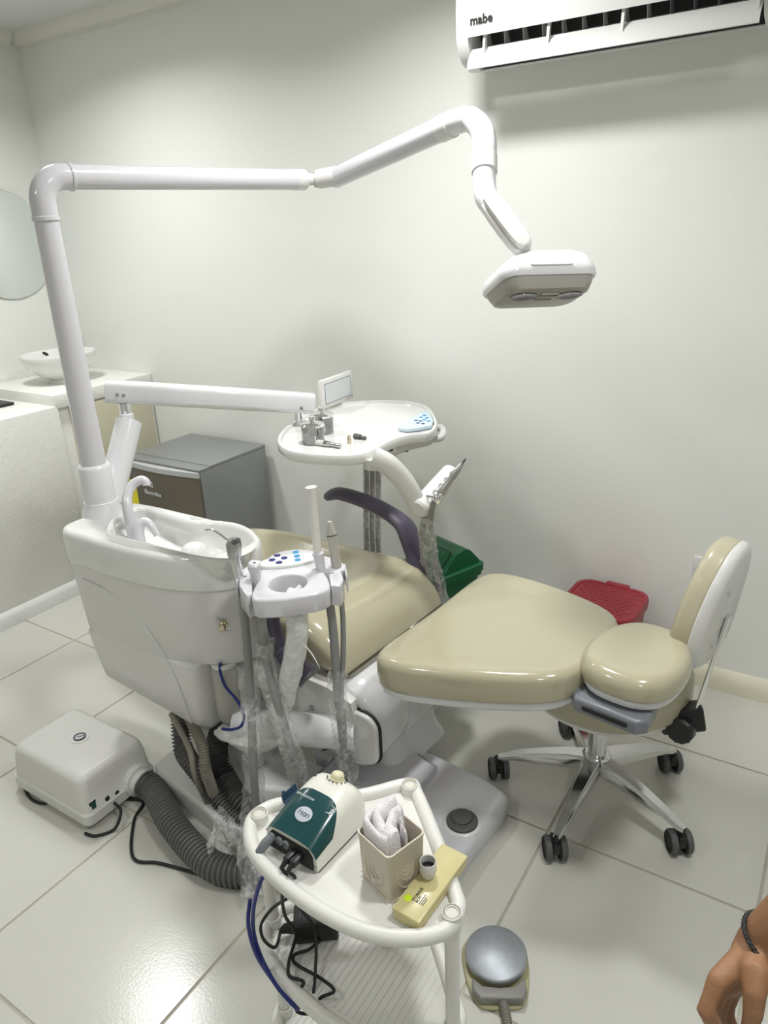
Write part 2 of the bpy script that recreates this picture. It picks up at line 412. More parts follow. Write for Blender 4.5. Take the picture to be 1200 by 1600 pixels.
# ---------------------------------------------------------------- air conditioner
AX0, AX1, AY = -1.083, -.268, 2.13
t = thing('air_conditioner', 'white split air conditioner on the wall with its louvre open', 'air conditioner', (-.68, YB, 1.92))
def xsweep(bm, prof, x0, x1): loft(bm, [[V((x, y, z)) for y, z in prof] for x in (x0, x1)])
full = [(YB, 2.215), (YB, 1.935), (2.27, 1.918), (2.22, 1.912), (2.17, 1.925), (2.142, 1.95), (2.13, 1.985), (2.128, 2.05), (2.132, 2.17), (2.15, 2.205), (2.19, 2.215)]
notch = [(YB, 2.215), (YB, 1.935), (2.27, 1.918), (2.235, 1.914), (2.235, 1.96), (2.215, 2.0), (2.18, 2.015), (2.16, 2.0), (2.129, 1.981), (2.128, 2.05), (2.132, 2.17), (2.15, 2.205), (2.19, 2.215)]
for xa, xb in ((AX0, AX0+.035), (AX1-.035, AX1)):
    b = new(); xsweep(b, full, xa, xb); obj('end_cap', b, PLASW, t)
b = new(); xsweep(b, notch, AX0+.035, AX1-.035); obj('housing', b, PLASW, t)
b = new(); xsweep(b, [(2.234, 1.918), (2.234, 1.96), (2.214, 1.998), (2.182, 2.012), (2.181, 2.009), (2.211, 1.995), (2.231, 1.958), (2.231, 1.918)], AX0+.037, AX1-.037); obj('air_outlet_lining', b, DARKIN, t)
for k in range(13):
    x = AX0+.07+k*.055; b = new()
    loft(b, [[V((x+dx, y, z)) for y, z in ((2.175, 1.99), (2.2, 1.998), (2.222, 1.965), (2.226, 1.935), (2.2, 1.938), (2.182, 1.96))] for dx in (-.001, .001)])
    obj('fin', b, GREYP if k > 8 else LGREY, t, smooth=False)
b = new(); box(b, (AX0+.04, 2.193, 1.963), (AX1-.04, 2.197, 1.967)); obj('fin_link_bar', b, GREYD, t)
flap = [(2.158, 1.957), (2.142, 1.944), (2.128, 1.925), (2.122, 1.903), (2.126, 1.902), (2.133, 1.923), (2.146, 1.941), (2.161, 1.954)]
b = new(); xsweep(b, flap, AX0+.037, AX1-.037); fl = obj('louvre', b, PLASW, t)
for px_ in (757, 857, 972, 1184):
    x = P(px_, 50 if px_ < 1000 else 15, Y=2.14).x; b = new()
    loft(b, [[V((x+dx, y, z)) for y, z in ((2.14, 1.99), (2.15, 1.985), (2.146, 1.955), (2.141, 1.935), (2.132, 1.93), (2.134, 1.95))] for dx in (-.0035, .0035)]); obj('hinge_arm', b, PLASWS, fl, smooth=False)
pm = P(752, 30, Y=2.127)
text('brand_lettering', 'mabe', .031, pm+V((0, -.001, 0)), (1, 0, 0), (0, 0, 1), INK, t, bold=.0006)
# ---------------------------------------------------------------- mini fridge
FX0, FX1, FY0, FY1, FZ = -2.575, -2.118, 1.912, 2.305, .635
t = thing('mini_fridge', 'small grey refrigerator with taupe door and yellow energy label', 'refrigerator', ((FX0+FX1)/2, (FY0+FY1)/2, 0))
b = new(); box(b, (FX0, FY0, .02), (FX1, FY1, FZ-.012), .003); obj('cabinet', b, FRIDGES, t)
b = new(); box(b, (FX0-.002, FY0+.055, FZ-.012), (FX1+.002, FY1, FZ), .003); box(b, (FX0-.002, FY0-.005, FZ-.012), (FX1+.002, FY0+.056, FZ-.003), .003); obj('top_panel', b, FRIDGES, t)
def doorprof(z, off=0.):
    n = 14; pts = []
    for k in range(n+1):
        s = k/n; pts.append(V((FX0+(FX1-FX0)*s, FY0-.012-.022*math.sin(math.pi*s)-off, z)))
    return pts+[V((FX1, FY0-.004, z)), V((FX0, FY0-.004, z))]
b = new(); loft(b, [doorprof(.05), doorprof(FZ-.035)]); d_ = obj('door', b, FRIDGED, t)
b = new(); loft(b, [doorprof(FZ-.035, .002), doorprof(FZ-.014, .002)]); obj('door_cap', b, LGREY, d_)
b = new(); box(b, (FX1-.013, FY0-.0105, .05), (FX1-.001, FY0-.003, FZ-.036)); obj('door_gasket', b, BLACKR, d_)
b = new(); loft(b, [doorprof(.006), doorprof(.045)]); obj('kick_plate', b, GREYD, t)
def ondoor(px_, py_, off=.001):
    y = FY0-.03
    for _ in range(12):
        p = P(px_, py_, Y=y); s = (p.x-FX0)/(FX1-FX0); y = FY0-.012-.022*math.sin(math.pi*max(0, min(1, s)))-off
    return p
pe = ondoor(239, 771); text('brand_lettering', 'Electrolux', .027, pe, (1, -.06, 0), (0, 0, 1), SILVERINK, d_, bold=.0005)
pl = ondoor(236, 757)
b = new(); M = frame(pl, (1, -.06, 0), (0, 0, 1))
box(b, (-.0115, -.0125, 0), (.0115, .0125, .0008), M=M); lg = obj('brand_badge', b, SILVERINK, d_, smooth=False)
b = new()
for poly in ([(-.008, 0), (-.001, .0085), (.0, .004), (-.003, 0), (0, -.004), (-.001, -.0085)], [(.002, .0088), (.0085, .003), (.0085, -.003), (.002, -.0088), (.004, 0)]):
    loft(b, [[M @ V((x, y, z)) for x, y in poly] for z in (.0008, .0012)])
obj('badge_symbol', b, FRIDGED, lg, smooth=False)
py_ = ondoor(211, 772)
M = frame(py_, (1, -.02, 0), (0, 0, 1))
b = new(); box(b, (-.037, -.065, 0), (.037, .065, .0012), M=M); lb = obj('energy_label', b, YLAB, d_, smooth=False)
b = new()
for k in range(9):
    wv = (.02, .024, .018, .022, .012, .024, .02, .022, .016)[k]
    box(b, (-.034, .05-k*.0115, .0006), (-.034+wv*2.6, .0535-k*.0115, .0009), M=M)
box(b, (.018, .046, .0006), (.032, .058, .0009), M=M); box(b, (-.036, -.061, .0006), (.036, -.054, .0009), M=M)
obj('label_print', b, INK, lb, smooth=False)
# ---------------------------------------------------------------- green swing-top bin
gc = V((-1.135, 2.115, 0)); GY = -20
t = thing('swing_bin', 'green plastic swing-top waste bin standing against the wall', 'waste bin', gc)
M = rotz(gc, GY)
def ring(w, d, z, r=.02): return [M @ V((x, y, z)) for x, y in rrect(w, d, r)]
b = new(); loft(b, [ring(.17, .15, 0), ring(.172, .152, .01), ring(.2, .18, .335)]); obj('bucket', b, GREENP, t)
b = new(); loft(b, [ring(.205, .185, .318), ring(.216, .196, .32), ring(.218, .198, .335), ring(.226, .206, .337), ring(.226, .206, .362), ring(.218, .198, .366), ring(.205, .185, .367)]); obj('rim', b, GREENP, t)
b = new()
gab = [(-.088, .366), (-.085, .378), (-.03, .427), (.012, .437), (.04, .427), (.085, .378), (.088, .366)]
loft(b, [[M @ V((x, y*(1 if abs(x) < .095 else .95), z)) for y, z in gab] for x in (-.1, -.094, .094, .1)]); lid = obj('lid', b, GREENP, t)
# swing flap set into the sloping front of the lid
n_ = V((0, -(.427-.378), -.055)); 
b = new(); q0, q1 = V((0, -.083, .3805)), V((0, -.026, .4305)); dd = (q1-q0); nn = V((0, -dd.z, dd.y)).normalized()
FM = M @ frame((q0+q1)/2, (1, 0, 0), dd)
slab(b, rrect(.152, dd.length*.88, .014), -.001, .0045, .0015, M=FM)
box(b, (-.05, dd.length*.18, .002), (.05, dd.length*.36, .006), .0018, 1, M=FM); obj('flap', b, GREENP, lid)
b = new(); slab(b, rrect(.160, dd.length*.98, .016), -.001, .0016, .0005, M=FM); obj('flap_gap_shade', b, BLACKR, lid)  # black sheet stands in for the shade in the gap round the flap
# ---------------------------------------------------------------- red lidded bin
t = thing('lidded_bin', 'red plastic bin with woven-texture flat lid behind the stool', 'waste bin', (-.565, 2.19, 0))
M = rotz((-.565, 2.175, 0), -3)
b = new(); loft(b, [ring(.19, .19, 0, .04), ring(.195, .195, .01, .04), ring(.235, .225, .29, .045), ring(.24, .23, .295, .045)]); obj('bucket', b, REDP, t)
b = new(); loft(b, [ring(.235, .225, .285, .05), ring(.25, .24, .287, .055), ring(.252, .242, .315, .055), ring(.246, .236, .322, .052), ring(.222, .212, .323, .045), ring(.219, .209, .319, .045)]); lid = obj('lid', b, REDP, t)
b = new()
for j in range(11):
    for i in range(9):
        x = -.094+i*.0235+(.0117 if j % 2 else 0)-.006; y = -.09+j*.018
        if abs(x) > .095: continue
        box(b, (x-.0095, y-.0022, .318), (x+.0095, y+.0022, .3215), .001, 1, M=M)
o = obj('weave_relief', b, REDP, lid)
b = new(); box(b, (-.035, .108, .300), (.045, .132, .326), .004, M=M); obj('hinge_tab', b, REDP, lid)
b = new(); box(b, (-.02, -.150, .012), (.06, -.09, .03), .006, M=M); obj('pedal', b, REDP, t)
# ---------------------------------------------------------------- suction pump box on the floor
PX0, PX1, PY0, PY1, PZ = -1.885, -1.535, .822, 1.062, .158
t = thing('suction_pump', 'white box-shaped suction pump with a dial on the floor', 'pump', ((PX0+PX1)/2, (PY0+PY1)/2, 0))
cx, cy = (PX0+PX1)/2, (PY0+PY1)/2
def pr(w, d, z, r): return [V((x, y, z)) for x, y in rrect(w, d, r, cx=cx, cy=cy)]
W, Dp = PX1-PX0, PY1-PY0
b = new(); loft(b, [pr(W-.02, Dp-.02, .012, .02), pr(W, Dp, .02, .022), pr(W, Dp, .05, .022), pr(W-.012, Dp-.012, .054, .02), pr(W-.03, Dp-.02, .12, .022), pr(W-.036, Dp-.026, .142, .026), pr(W-.05, Dp-.04, .154, .022), pr(W-.075, Dp-.065, PZ, .015)]); obj('casing', b, PLASWS, t, angle=50)
b = new()
for sx in (-1, 1):
    for sy in (-1, 1): cyl(b, (cx+sx*(W/2-.05), cy+sy*(Dp/2-.045), 0), (cx+sx*(W/2-.05), cy+sy*(Dp/2-.045), .014), .012)
obj('feet', b, BLACKR, t)
pg = P(125, 1153, z=PZ)
b = new(); lathe(b, [(.026, PZ-.001), (.026, PZ+.002), (.019, PZ+.003)], Matrix.Translation((pg.x, pg.y, 0))); g = obj('gauge', b, PLASW, t)
b = new(); lathe(b, [(.0175, PZ+.002), (.0175, PZ+.006), (.0145, PZ+.006), (.0142, PZ+.0045)], Matrix.Translation((pg.x, pg.y, 0)), cap=False); obj('gauge_ring', b, BLACK, g)
b = new(); lathe(b, [(.0145, PZ+.004), (.0145, PZ+.0045)], Matrix.Translation((pg.x, pg.y, 0))); obj('gauge_face', b, mat('gauge_face', srgb(196, 200, 205), .2, var=.05), g)
b = new(); tube(b, [(pg.x-.006, pg.y-.004, PZ+.005), (pg.x+.007, pg.y+.009, PZ+.005)], .0008, 6)
for k in range(9):
    a = math.radians(-60+k*37); q = V((pg.x+.0115*math.cos(a), pg.y+.0115*math.sin(a), PZ+.0047)); tube(b, [q, q+V((.002*math.cos(a), .002*math.sin(a), 0))], .0005, 4)
obj('gauge_needle', b, INK, g)
def pface(px_, py_, off=0): # front (+x) face of the pump
    return P(px_, py_, X=PX1-.012+off)
ps = pface(145, 1258); b = new(); box(b, (ps.x-.003, ps.y-.011, ps.z-.014), (ps.x+.003, ps.y+.011, ps.z+.014), .002); sw = obj('rocker_switch', b, BLACK, t)
b = new(); box(b, (ps.x+.001, ps.y-.007, ps.z-.010), (ps.x+.006, ps.y+.007, ps.z+.010), .002); obj('rocker', b, mat('green_rocker', srgb(18, 74, 58), .25, var=.05), sw)
for q in ((166, 1247), (181, 1238)):
    p_ = pface(*q); b = new(); lathe(b, [(.0085, -.004), (.0085, .004), (.006, .007), (.001, .0075)], at(p_, (1, 0, 0)), 16); obj('fuse_knob', b, BLACK, t)
# hose socket
ph = P(214, 1217, X=PX1-.005)
b = new(); n = 40
rings = []
for x, rr, tooth in ((-.01, .044, 0), (.004, .044, 1), (.014, .044, 1), (.016, .036, 0), (.034, .034, 0)):
    rings.append([ph+V((x, (rr+(.002 if tooth and k % 2 else 0))*math.cos(2*math.pi*k/n), (rr+(.002 if tooth and k % 2 else 0))*math.sin(2*math.pi*k/n))) for k in range(n)])
loft(b, rings); obj('hose_socket', b, PLASW, t, angle=20)
h0 = ph+V((.03, 0, 0))
path = crom([h0, h0+V((.05, -.005, -.006)), P(268, 1285, z=.05), P(310, 1335, z=.042), P(345, 1358, z=.04), P(400, 1362, z=.04), P(450, 1345, z=.04), P(500, 1310, z=.042), P(520, 1270, z=.05)], 10)
b = new(); corrug(b, resample(path, .004), .033, .0125, .24, 24); tag(obj('suction_hose', b, GREYR), 'thick dark grey corrugated hose running from the pump across the floor', 'hose')
# pump power leads
p0 = pface(175, 1252, .004)
b = new(); tube(b, crom([p0, p0+V((.03, 0, -.01)), P(188, 1275, z=.03), P(178, 1296, z=.006), P(150, 1306, z=.005), P(133, 1302, z=.005)], 8), .0042, 8); obj('power_lead', b, BLACKR, t)
b = new(); tube(b, crom([P(42, 1212, z=.03), P(38, 1222, z=.012), P(42, 1240, z=.005), P(55, 1252, z=.005), P(75, 1253, z=.005), (PX0+.1, PY0+.08, .008)], 8), .0042, 8); obj('power_lead', b, BLACKR, t)
b = new(); tube(b, crom([(PX1-.06, .93, .008), P(222, 1252, z=.005), P(210, 1280, z=.005), P(205, 1325, z=.005), P(214, 1345, z=.005), P(245, 1348, z=.005), P(280, 1357, z=.005), P(320, 1370, z=.005), P(345, 1383, z=.005), P(400, 1388, z=.005), P(470, 1384, z=.005)], 8), .0042, 8)
tag(obj('floor_cable', b, BLACKR), 'black cable snaking on the tiles below the corrugated hose', 'cable')
# ---------------------------------------------------------------- foot pedal
pc = P(775, 1490, z=.03); M = rotz((pc.x, pc.y, 0), 30)
t = thing('foot_pedal', 'round steel-topped foot pedal lying on the floor beside the trolley', 'foot switch', (pc.x, pc.y, 0))
olv = mat('olive_base', srgb(170, 165, 128), .4, var=.05)
pts = [(-.073, .01), (-.063, .045), (-.03, .07), (.005, .074), (.04, .062), (.066, .03), (.07, -.01), (.06, -.07), (.045, -.098), (.02, -.104), (-.025, -.104), (-.045, -.096), (-.063, -.06)]
b = new(); slab(b, crom2(pts, 4), 0.0, .008, .003, M=M); obj('base_plate', b, olv, t)
b = new(); lathe(b, [(.05, .008), (.05, .022), (.0655, .022), (.0665, .026), (.0665, .032), (.063, .036), (.0002, .037)], M, 48); obj('pedal_disc', b, mat('worn_steel', (.40, .42, .45), .5, metal=.7, var=.15, vscale=60), t, angle=50)
blk = [(-.055, -.052), (-.035, -.070), (0, -.074), (.032, -.070), (.055, -.05), (.056, -.078), (.045, -.098), (-.042, -.098), (-.057, -.078)]
b = new(); slab(b, blk[::-1], .008, .03, .005, M=M); obj('cable_block', b, GREYP if False else mat('warm_grey_plastic', srgb(132, 130, 126), .45, var=.04), t)
q = M @ V((.005, -.098, .016)); b = new(); corrug(b, crom([q, M @ V((.008, -.125, .014)), M @ V((.012, -.2, .009)), M @ V((.03, -.33, .009))], 8), .0095, .005, .2, 12); obj('pedal_hose', b, mat('warm_grey_hose', srgb(125, 121, 112), .5), t)

# ================================================================ dental chair
CY = math.radians(-5); CO = V((-.83, 1.48, 0)); CE = V((math.cos(CY), math.sin(CY), 0)); CN = V((-math.sin(CY), math.cos(CY), 0))
def CL(u, v, z): return CO+CE*u+CN*v+V((0, 0, z))
CM = Matrix.Translation(CO) @ Matrix.Rotation(CY, 4, 'Z')
chair = thing('dental_chair', 'reclined dental patient chair in glossy cream vinyl on a white floor plate', 'dental chair', (-.95, 1.48, 0))
# floor plate with foot switch
pl = [P(792, 1256, z=.05), P(778, 1228, z=.05), P(700, 1188, z=.05), P(620, 1150, z=.05), V((-1.12, 1.54, 0)), V((-1.16, 1.48, 0)), V((-1.16, 1.34, 0)), V((-1.10, 1.32, 0)), V((-1.06, 1.08, 0)), V((-.95, 1.04, 0)), V((-.66, 1.06, 0)), P(700, 1385, z=.03), P(745, 1325, z=.03)]
pl2 = [(p.x, p.y) for p in pl]
b = new(); slab(b, crom2(pl2, 5), .0, .058, .022, 4, rb=.003); obj('floor_plate', b, GLOSSL, chair, angle=50)
b = new(); hb = [(-1.08, 1.16), (-.98, 1.16), (-.80, 1.25), (-.80, 1.44), (-1.0, 1.5), (-1.08, 1.5)]
slab(b, hb, .045, .092, .034, 6); obj('base_hump', b, GLOSSL, chair, angle=50)
fs = P(722, 1283, z=.06)
b = new(); lathe(b, [(.052, .057), (.048, .0605), (.044, .0615), (.041, .0595)], Matrix.Translation((fs.x, fs.y, 0)), 40, cap=False); obj('switch_collar', b, PLASW, chair)
b = new(); lathe(b, [(.040, .055), (.040, .064), (.037, .067), (.0005, .068)], Matrix.Translation((fs.x, fs.y, 0)), 40); lathe(b, [(.027, .066), (.027, .072), (.025, .074), (.0005, .0742)], Matrix.Translation((fs.x-.003, fs.y+.004, 0)), 32); obj('foot_button', b, GREYD, chair)
# lift column / transverse housing below the seat
def uring(u, hw, z0, z1, r, n=6):
    w_, h_ = hw*2, z1-z0
    return [CL(u, x, (z0+z1)/2+y) for x, y in rrect(w_, h_, min(r, h_/2-.001, hw-.001), n)]
def vring(v, u0, u1, z0, z1, r, n=6):
    return [CL((u0+u1)/2+x, v, (z0+z1)/2+y) for x, y in rrect(u1-u0, z1-z0, min(r, (z1-z0)/2-.001, (u1-u0)/2-.001), n)]
b = new(); loft(b, [vring(-.232, -.21, -.06, .20, .37, .07), vring(-.240, -.23, -.04, .17, .39, .08), vring(-.225, -.25, -.02, .15, .41, .1), vring(-.10, -.25, -.02, .15, .41, .1), vring(-.094, -.247, -.023, .153, .407, .1), vring(-.085, -.25, -.02, .15, .41, .1), vring(.2, -.25, -.02, .15, .41, .1), vring(.24, -.22, -.05, .18, .38, .08)]); obj('lift_housing', b, GLOSSW, chair, angle=60)
b = new(); loft(b, [[CL(u, v, z) for u, v in [(x-.16, y) for x, y in rrect(w_, d_, .04)]] for w_, d_, z in ((.24, .28, .06), (.2, .24, .12), (.18, .22, .2))]); obj('lift_column', b, GLOSSW, chair)
b = new(); loft(b, [uring(-.95, .17, .35, .43, .03), uring(-.5, .2, .30, .43, .03), uring(-.2, .21, .28, .43, .03), uring(-.12, .2, .33, .43, .03)]); obj('seat_pan', b, GLOSSW, chair)
# near side cover panel with screw
b = new(); cp = [P(482, 1062, Y=1.225), P(512, 1075, Y=1.225), P(548, 1100, Y=1.225), P(556, 1135, Y=1.225), P(500, 1135, Y=1.225), P(468, 1112, Y=1.225), P(466, 1080, Y=1.225)]
loft(b, [[p+V((0, dy, 0)) for p in cp] for dy in (0, .05)]); obj('side_cover', b, PLASWS, chair, smooth=False)
ps = P(487, 1106, Y=1.223); b = new(); lathe(b, [(.0075, 0), (.0075, .002), (.005, .0035)], at(ps+V((0, .001, 0)), (0, -1, 0)), 16); obj('cover_screw', b, STEELB, chair)
# transverse pipe that carries the unit
a_, b_ = P(556, 1146, z=.28), P(425, 1136, z=.285)
d_ = (b_-a_).normalized()
b = new(); cyl(b, a_, b_+d_*.1, .044, n=32); obj('carrier_pipe', b, GLOSSW, chair)
b = new(); slab(b, rrect(.13, .15, .04), 0, .016, .006, M=frame(a_+d_*(-.012), CE, (0, 0, 1)) @ Matrix.Rotation(0, 4, 'X')); obj('pipe_flange', b, PLASW, chair)
b = new(); slab(b, rrect(.138, .158, .042), -.004, .002, .001, M=frame(a_+d_*(-.012), CE, (0, 0, 1))); obj('flange_gap_shade', b, BLACKR, chair)  # thin black slab paints in the shade of the gap at the flange
# seat cushion: saddle shaped loft
secs = [ # u, half width, z_bottom, z_top centre, z_top edge, roundness
 (-1.12, .12, .40, .43, .43), (-1.10, .17, .39, .46, .46), (-1.02, .20, .40, .485, .50), (-.85, .215, .42, .49, .535), (-.7, .225, .43, .485, .55), (-.55, .235, .43, .487, .55), (-.42, .242, .43, .505, .55), (-.32, .245, .43, .535, .555), (-.25, .246, .43, .55, .553), (-.19, .245, .425, .53, .53), (-.15, .24, .42, .495, .495), (-.125, .232, .415, .455, .455), (-.115, .22, .415, .43, .43)]
def dense(secs, k=4):
    pts = [V((s[0], s[1], s[2])) for s in secs]; q = [V((s[3], s[4], 0)) for s in secs]
    return [(a.x, a.y, a.z, c.x, c.y) for a, c in zip(crom(pts, k), crom(q, k))]
def seatring(u, w_, zb, zc, ze):
    pts = []; N = 16; r = min(.045, (ze-zb)*.48)
    top = []
    for k in range(N+1):
        s = -1+2*k/N; v = s*(w_-r); e = abs(s)**2.2
        top.append((v, zc+(ze-zc)*e))
    for k in range(1, 6):
        a = math.pi/2*(1-k/6); top.append((w_-r+r*math.cos(a), ze-r+r*math.sin(a)))
    top.append((w_, zb+.02)); bot = [(w_-.012, zb+.004), (w_-.03, zb), (-w_+.03, zb), (-w_+.012, zb+.004)]
    left = [(-w_, zb+.02)]
    for k in range(1, 6):
        a = math.pi/2*k/6; left.append((-(w_-r+r*math.cos(a)), ze-r+r*math.sin(a)))
    return [CL(u, v, z) for v, z in top+bot+left]
b = new(); loft(b, [seatring(*s) for s in dense(secs)]); obj('seat_cushion', b, CREAM, chair, angle=70)
# backrest cushion and shell
half = [(-.012, 0), (-.012, .12), (-.008, .2), (.005, .245), (.03, .272), (.065, .283), (.11, .281), (.17, .268), (.25, .246), (.33, .218), (.40, .185), (.44, .15), (.46, .1), (.465, .05)]
outl = [(u, -v) for u, v in half]+[(u, v) for u, v in half[::-1][0:-1]]
tilt = lambda x, y: .12*x+.012*min(1, (y/.25)**2)-.006*0
bo = crom2(outl, 4)
b = new(); slab(b, bo, .478, .548, .026, 5, top=tilt, bot=lambda x, y: .12*x, rb=.012, rings_in=7, M=CM); obj('backrest_cushion', b, CREAM, chair, angle=75)
b = new(); slab(b, inset(ccw(bo), .008), .452, .480, .006, 3, top=lambda x, y: .12*x, bot=lambda x, y: .12*x, rb=.016, M=CM); obj('backrest_shell', b, GLOSSW, chair, angle=60)
# headrest
hc = V((-.287, 1.425, 0)); HM = rotz(hc, -8)
ho = []
for k in range(40):
    a = 2*math.pi*k/40; c_, s_ = math.cos(a), math.sin(a); e = 2.6
    x = math.copysign(abs(c_)**(2/e), c_)*.108; y = math.copysign(abs(s_)**(2/e), s_)*.133
    ho.append((x*(1-.18*max(0, s_)), y))
b = new(); slab(b, ho, .575, .632, .03, 5, top=lambda x, y: -.012*math.exp(-((x/.06)**2+(y/.07)**2))+.07*x*0, rb=.012, rings_in=7, M=HM); obj('headrest_cushion', b, CREAM, chair, angle=75)
b = new(); slab(b, inset(ccw(ho), .006), .556, .577, .004, 2, rb=.012, M=HM); obj('headrest_shell', b, GLOSSW, chair)
b = new(); hp = [(-.09, -.125), (-.075, -.145), (.06, -.145), (.078, -.125), (.07, -.05), (-.085, -.05)]
slab(b, hp, .515, .552, .008, 3, M=HM); lv = obj('headrest_lever', b, GREYP, chair)
b = new(); slab(b, rrect(.1, .012, .0055), 0, .004, .001, M=HM @ frame((-.007, -.1435, .534), (1, 0, 0), (0, 0, 1))); obj('lever_slot', b, BLACK, lv)
b = new(); box(b, (-.15, -.03, .535), (.02, .03, .553), .006, M=HM); obj('headrest_bar', b, STEELB, chair)
# armrests
el = [(math.cos(2*math.pi*k/14)*.75, math.sin(2*math.pi*k/14)*1.) for k in range(14)]
ap = crom([P(513, 775, Y=1.75), P(530, 771, Y=1.75), P(565, 781, Y=1.75), P(600, 797, Y=1.75), P(628, 817, Y=1.75), P(640, 838, Y=1.75), P(646, 862, Y=1.745), P(656, 900, Y=1.74)], 6)
b = new(); n_ = len(ap); tube(b, ap, [(.016 if i == 0 else .025 if i < 3 else .029+.009*math.exp(-((i/n_-.70)/.14)**2)) for i in range(n_)], prof=[(c*.85, s*1.15) for c, s in el], up=(0, 0, 1)); obj('armrest', b, PURPLE, chair)
ap = crom([P(424, 920, Y=1.205), P(424, 950, Y=1.205), P(430, 985, Y=1.205), P(442, 1015, Y=1.205), P(462, 1040, Y=1.2), P(480, 1058, Y=1.2)], 6)
b = new(); n_ = len(ap); tube(b, ap, [(.02 if i < n_*.55 else .03+.012*(i/n_-.55)) for i in range(n_)], prof=[(c*.95, s*1.05) for c, s in el], up=(0, 1, 0)); obj('armrest', b, PURPLE, chair)
# ================================================================ spittoon unit
UZ = .78
unit = thing('spittoon_unit', 'tall white cabinet unit with an oval rinsing bowl and two white spouts', 'dental unit', (-1.45, 1.16, 0))
outer = [(-1.738, 1.05), (-1.60, 1.036), (-1.45, 1.035), (-1.34, 1.05), (-1.25, 1.083), (-1.19, 1.135), (-1.172, 1.195), (-1.195, 1.25), (-1.26, 1.285), (-1.36, 1.292), (-1.5, 1.292), (-1.66, 1.29), (-1.735, 1.268), (-1.752, 1.16)]
uo = ccw(crom2(outer, 5))
rimpx = [(172, 834), (168, 824), (178, 810), (200, 800), (228, 799), (262, 806), (300, 813), (335, 814), (372, 819), (396, 832), (402, 850), (390, 864), (360, 873), (320, 870), (275, 861), (230, 850), (195, 841)]
rim = ccw(crom2([(p.x, p.y) for p in (P(x, y, z=UZ+.012) for x, y in rimpx)], 4))
CC0 = (-1.42, 1.168)
def cast_ring(poly, n=96, c=CC0):
    out = []
    for k in range(n):
        a = 2*math.pi*k/n; dx, dy = math.cos(a), math.sin(a); best = None
        for i in range(len(poly)):
            (xa, ya), (xb, yb) = poly[i-1], poly[i]; ex, ey = xb-xa, yb-ya; den = dx*ey-dy*ex
            if abs(den) < 1e-12: continue
            t_ = ((xa-c[0])*ey-(ya-c[1])*ex)/den; s_ = ((xa-c[0])*dy-(ya-c[1])*dx)/den
            if t_ > 0 and -1e-6 <= s_ <= 1+1e-6: best = t_ if best is None else max(best, t_)
        out.append((c[0]+dx*best, c[1]+dy*best))
    return out
UR, RR = cast_ring(uo), cast_ring(rim)
def Z(poly, z): return [V((x, y, z(x, y) if callable(z) else z)) for x, y in poly]
lift = lambda x, y: .016*max(0, min(1, (-1.42-x)/.15))*max(0, min(1, (y-1.17)/.06))   # the back rim rises towards the spouts
rimz = lambda d: (lambda x, y: UZ+d+lift(x, y))
def mixr(a, b_, f): return [(p[0]+(q[0]-p[0])*f, p[1]+(q[1]-p[1])*f) for p, q in zip(a, b_)]
b = new(); rg = [Z(inset(UR, .008), UZ-.094), Z(inset(UR, .001), UZ-.092), Z(UR, UZ-.086), Z(UR, UZ-.018), Z(inset(UR, .003), UZ-.008), Z(inset(UR, .009), UZ-.002), Z(inset(UR, .016), UZ)]
ou = [q if (q[0]-p[0])**2+(q[1]-p[1])**2 > .0006 else p for p, q in zip(inset(UR, .017), inset(RR, -.014))]
ou = [(p if (math.hypot(p[0]-CC0[0], p[1]-CC0[1]) < math.hypot(q[0]-CC0[0], q[1]-CC0[1])) else q) for p, q in zip(inset(UR, .0165), inset(RR, -.014))]
rg += [Z(ou, UZ+.0005), Z(mixr(ou, RR, .5), rimz(.008)), Z(RR, rimz(.013))]
loft(b, rg, True, False); obj('deck_band', b, CERAM, unit, angle=55)
bcx, bcy = -1.30, 1.165
def bw(f, z, g): 
    out = []
    for x, y in RR:
        f_ = f if x > bcx else g
        out.append(V((bcx+(x-bcx)*f_, bcy+(y-bcy)*f, z)))
    return out
b = new(); rg = [Z(RR, rimz(.013)), Z(inset(RR, .005), rimz(.012)), Z(inset(RR, .010), rimz(.003)), Z(inset(RR, .015), UZ-.018)]
for f, g, zz in ((.84, .9, .024), (.80, .84, .034), (.76, .62, .052), (.68, .44, .066), (.5, .3, .076), (.25, .15, .080), (.02, .02, .0805)): rg.append(bw(f, UZ-zz, g))
loft(b, rg, False, True); bowl = obj('rinsing_bowl', b, CERAM, unit, angle=60)
b = new(); st = P(303, 862, z=UZ-.055); lathe(b, [(.034, -.01), (.034, .004), (.028, .016), (.016, .023), (.001, .025)], Matrix.Translation(st), 28); obj('strainer_dome', b, PLASW, bowl)
# body below
def uscale(f, z, dx=0): 
    q = inset(uo, f); return [V((x+dx*max(0, -1.45-x)/.29, y, z)) for x, y in q]
b = new(); loft(b, [uscale(.008, .474, .026), uscale(.0062, .477, .026), uscale(.006, UZ-.088)], True, True); obj('upper_body', b, PLASW, unit, angle=55)
def lowring(z, x0, x1, y0, y1, r): 
    return [V((x, y, z)) for x, y in rrect(x1-x0, y1-y0, r, 6, (x0+x1)/2, (y0+y1)/2)]
b = new(); loft(b, [lowring(.262, -1.66, -1.295, 1.07, 1.25, .03), lowring(.285, -1.70, -1.282, 1.052, 1.268, .035), lowring(.4, -1.712, -1.28, 1.045, 1.272, .035), lowring(.476, -1.722, -1.28, 1.0435, 1.28, .03)]);
for v in b.verts:
    if v.co.z < .3: v.co.z += .05*max(0, min(1, (-1.45-v.co.x)/.25))
obj('lower_body', b, PLASW, unit, angle=55)
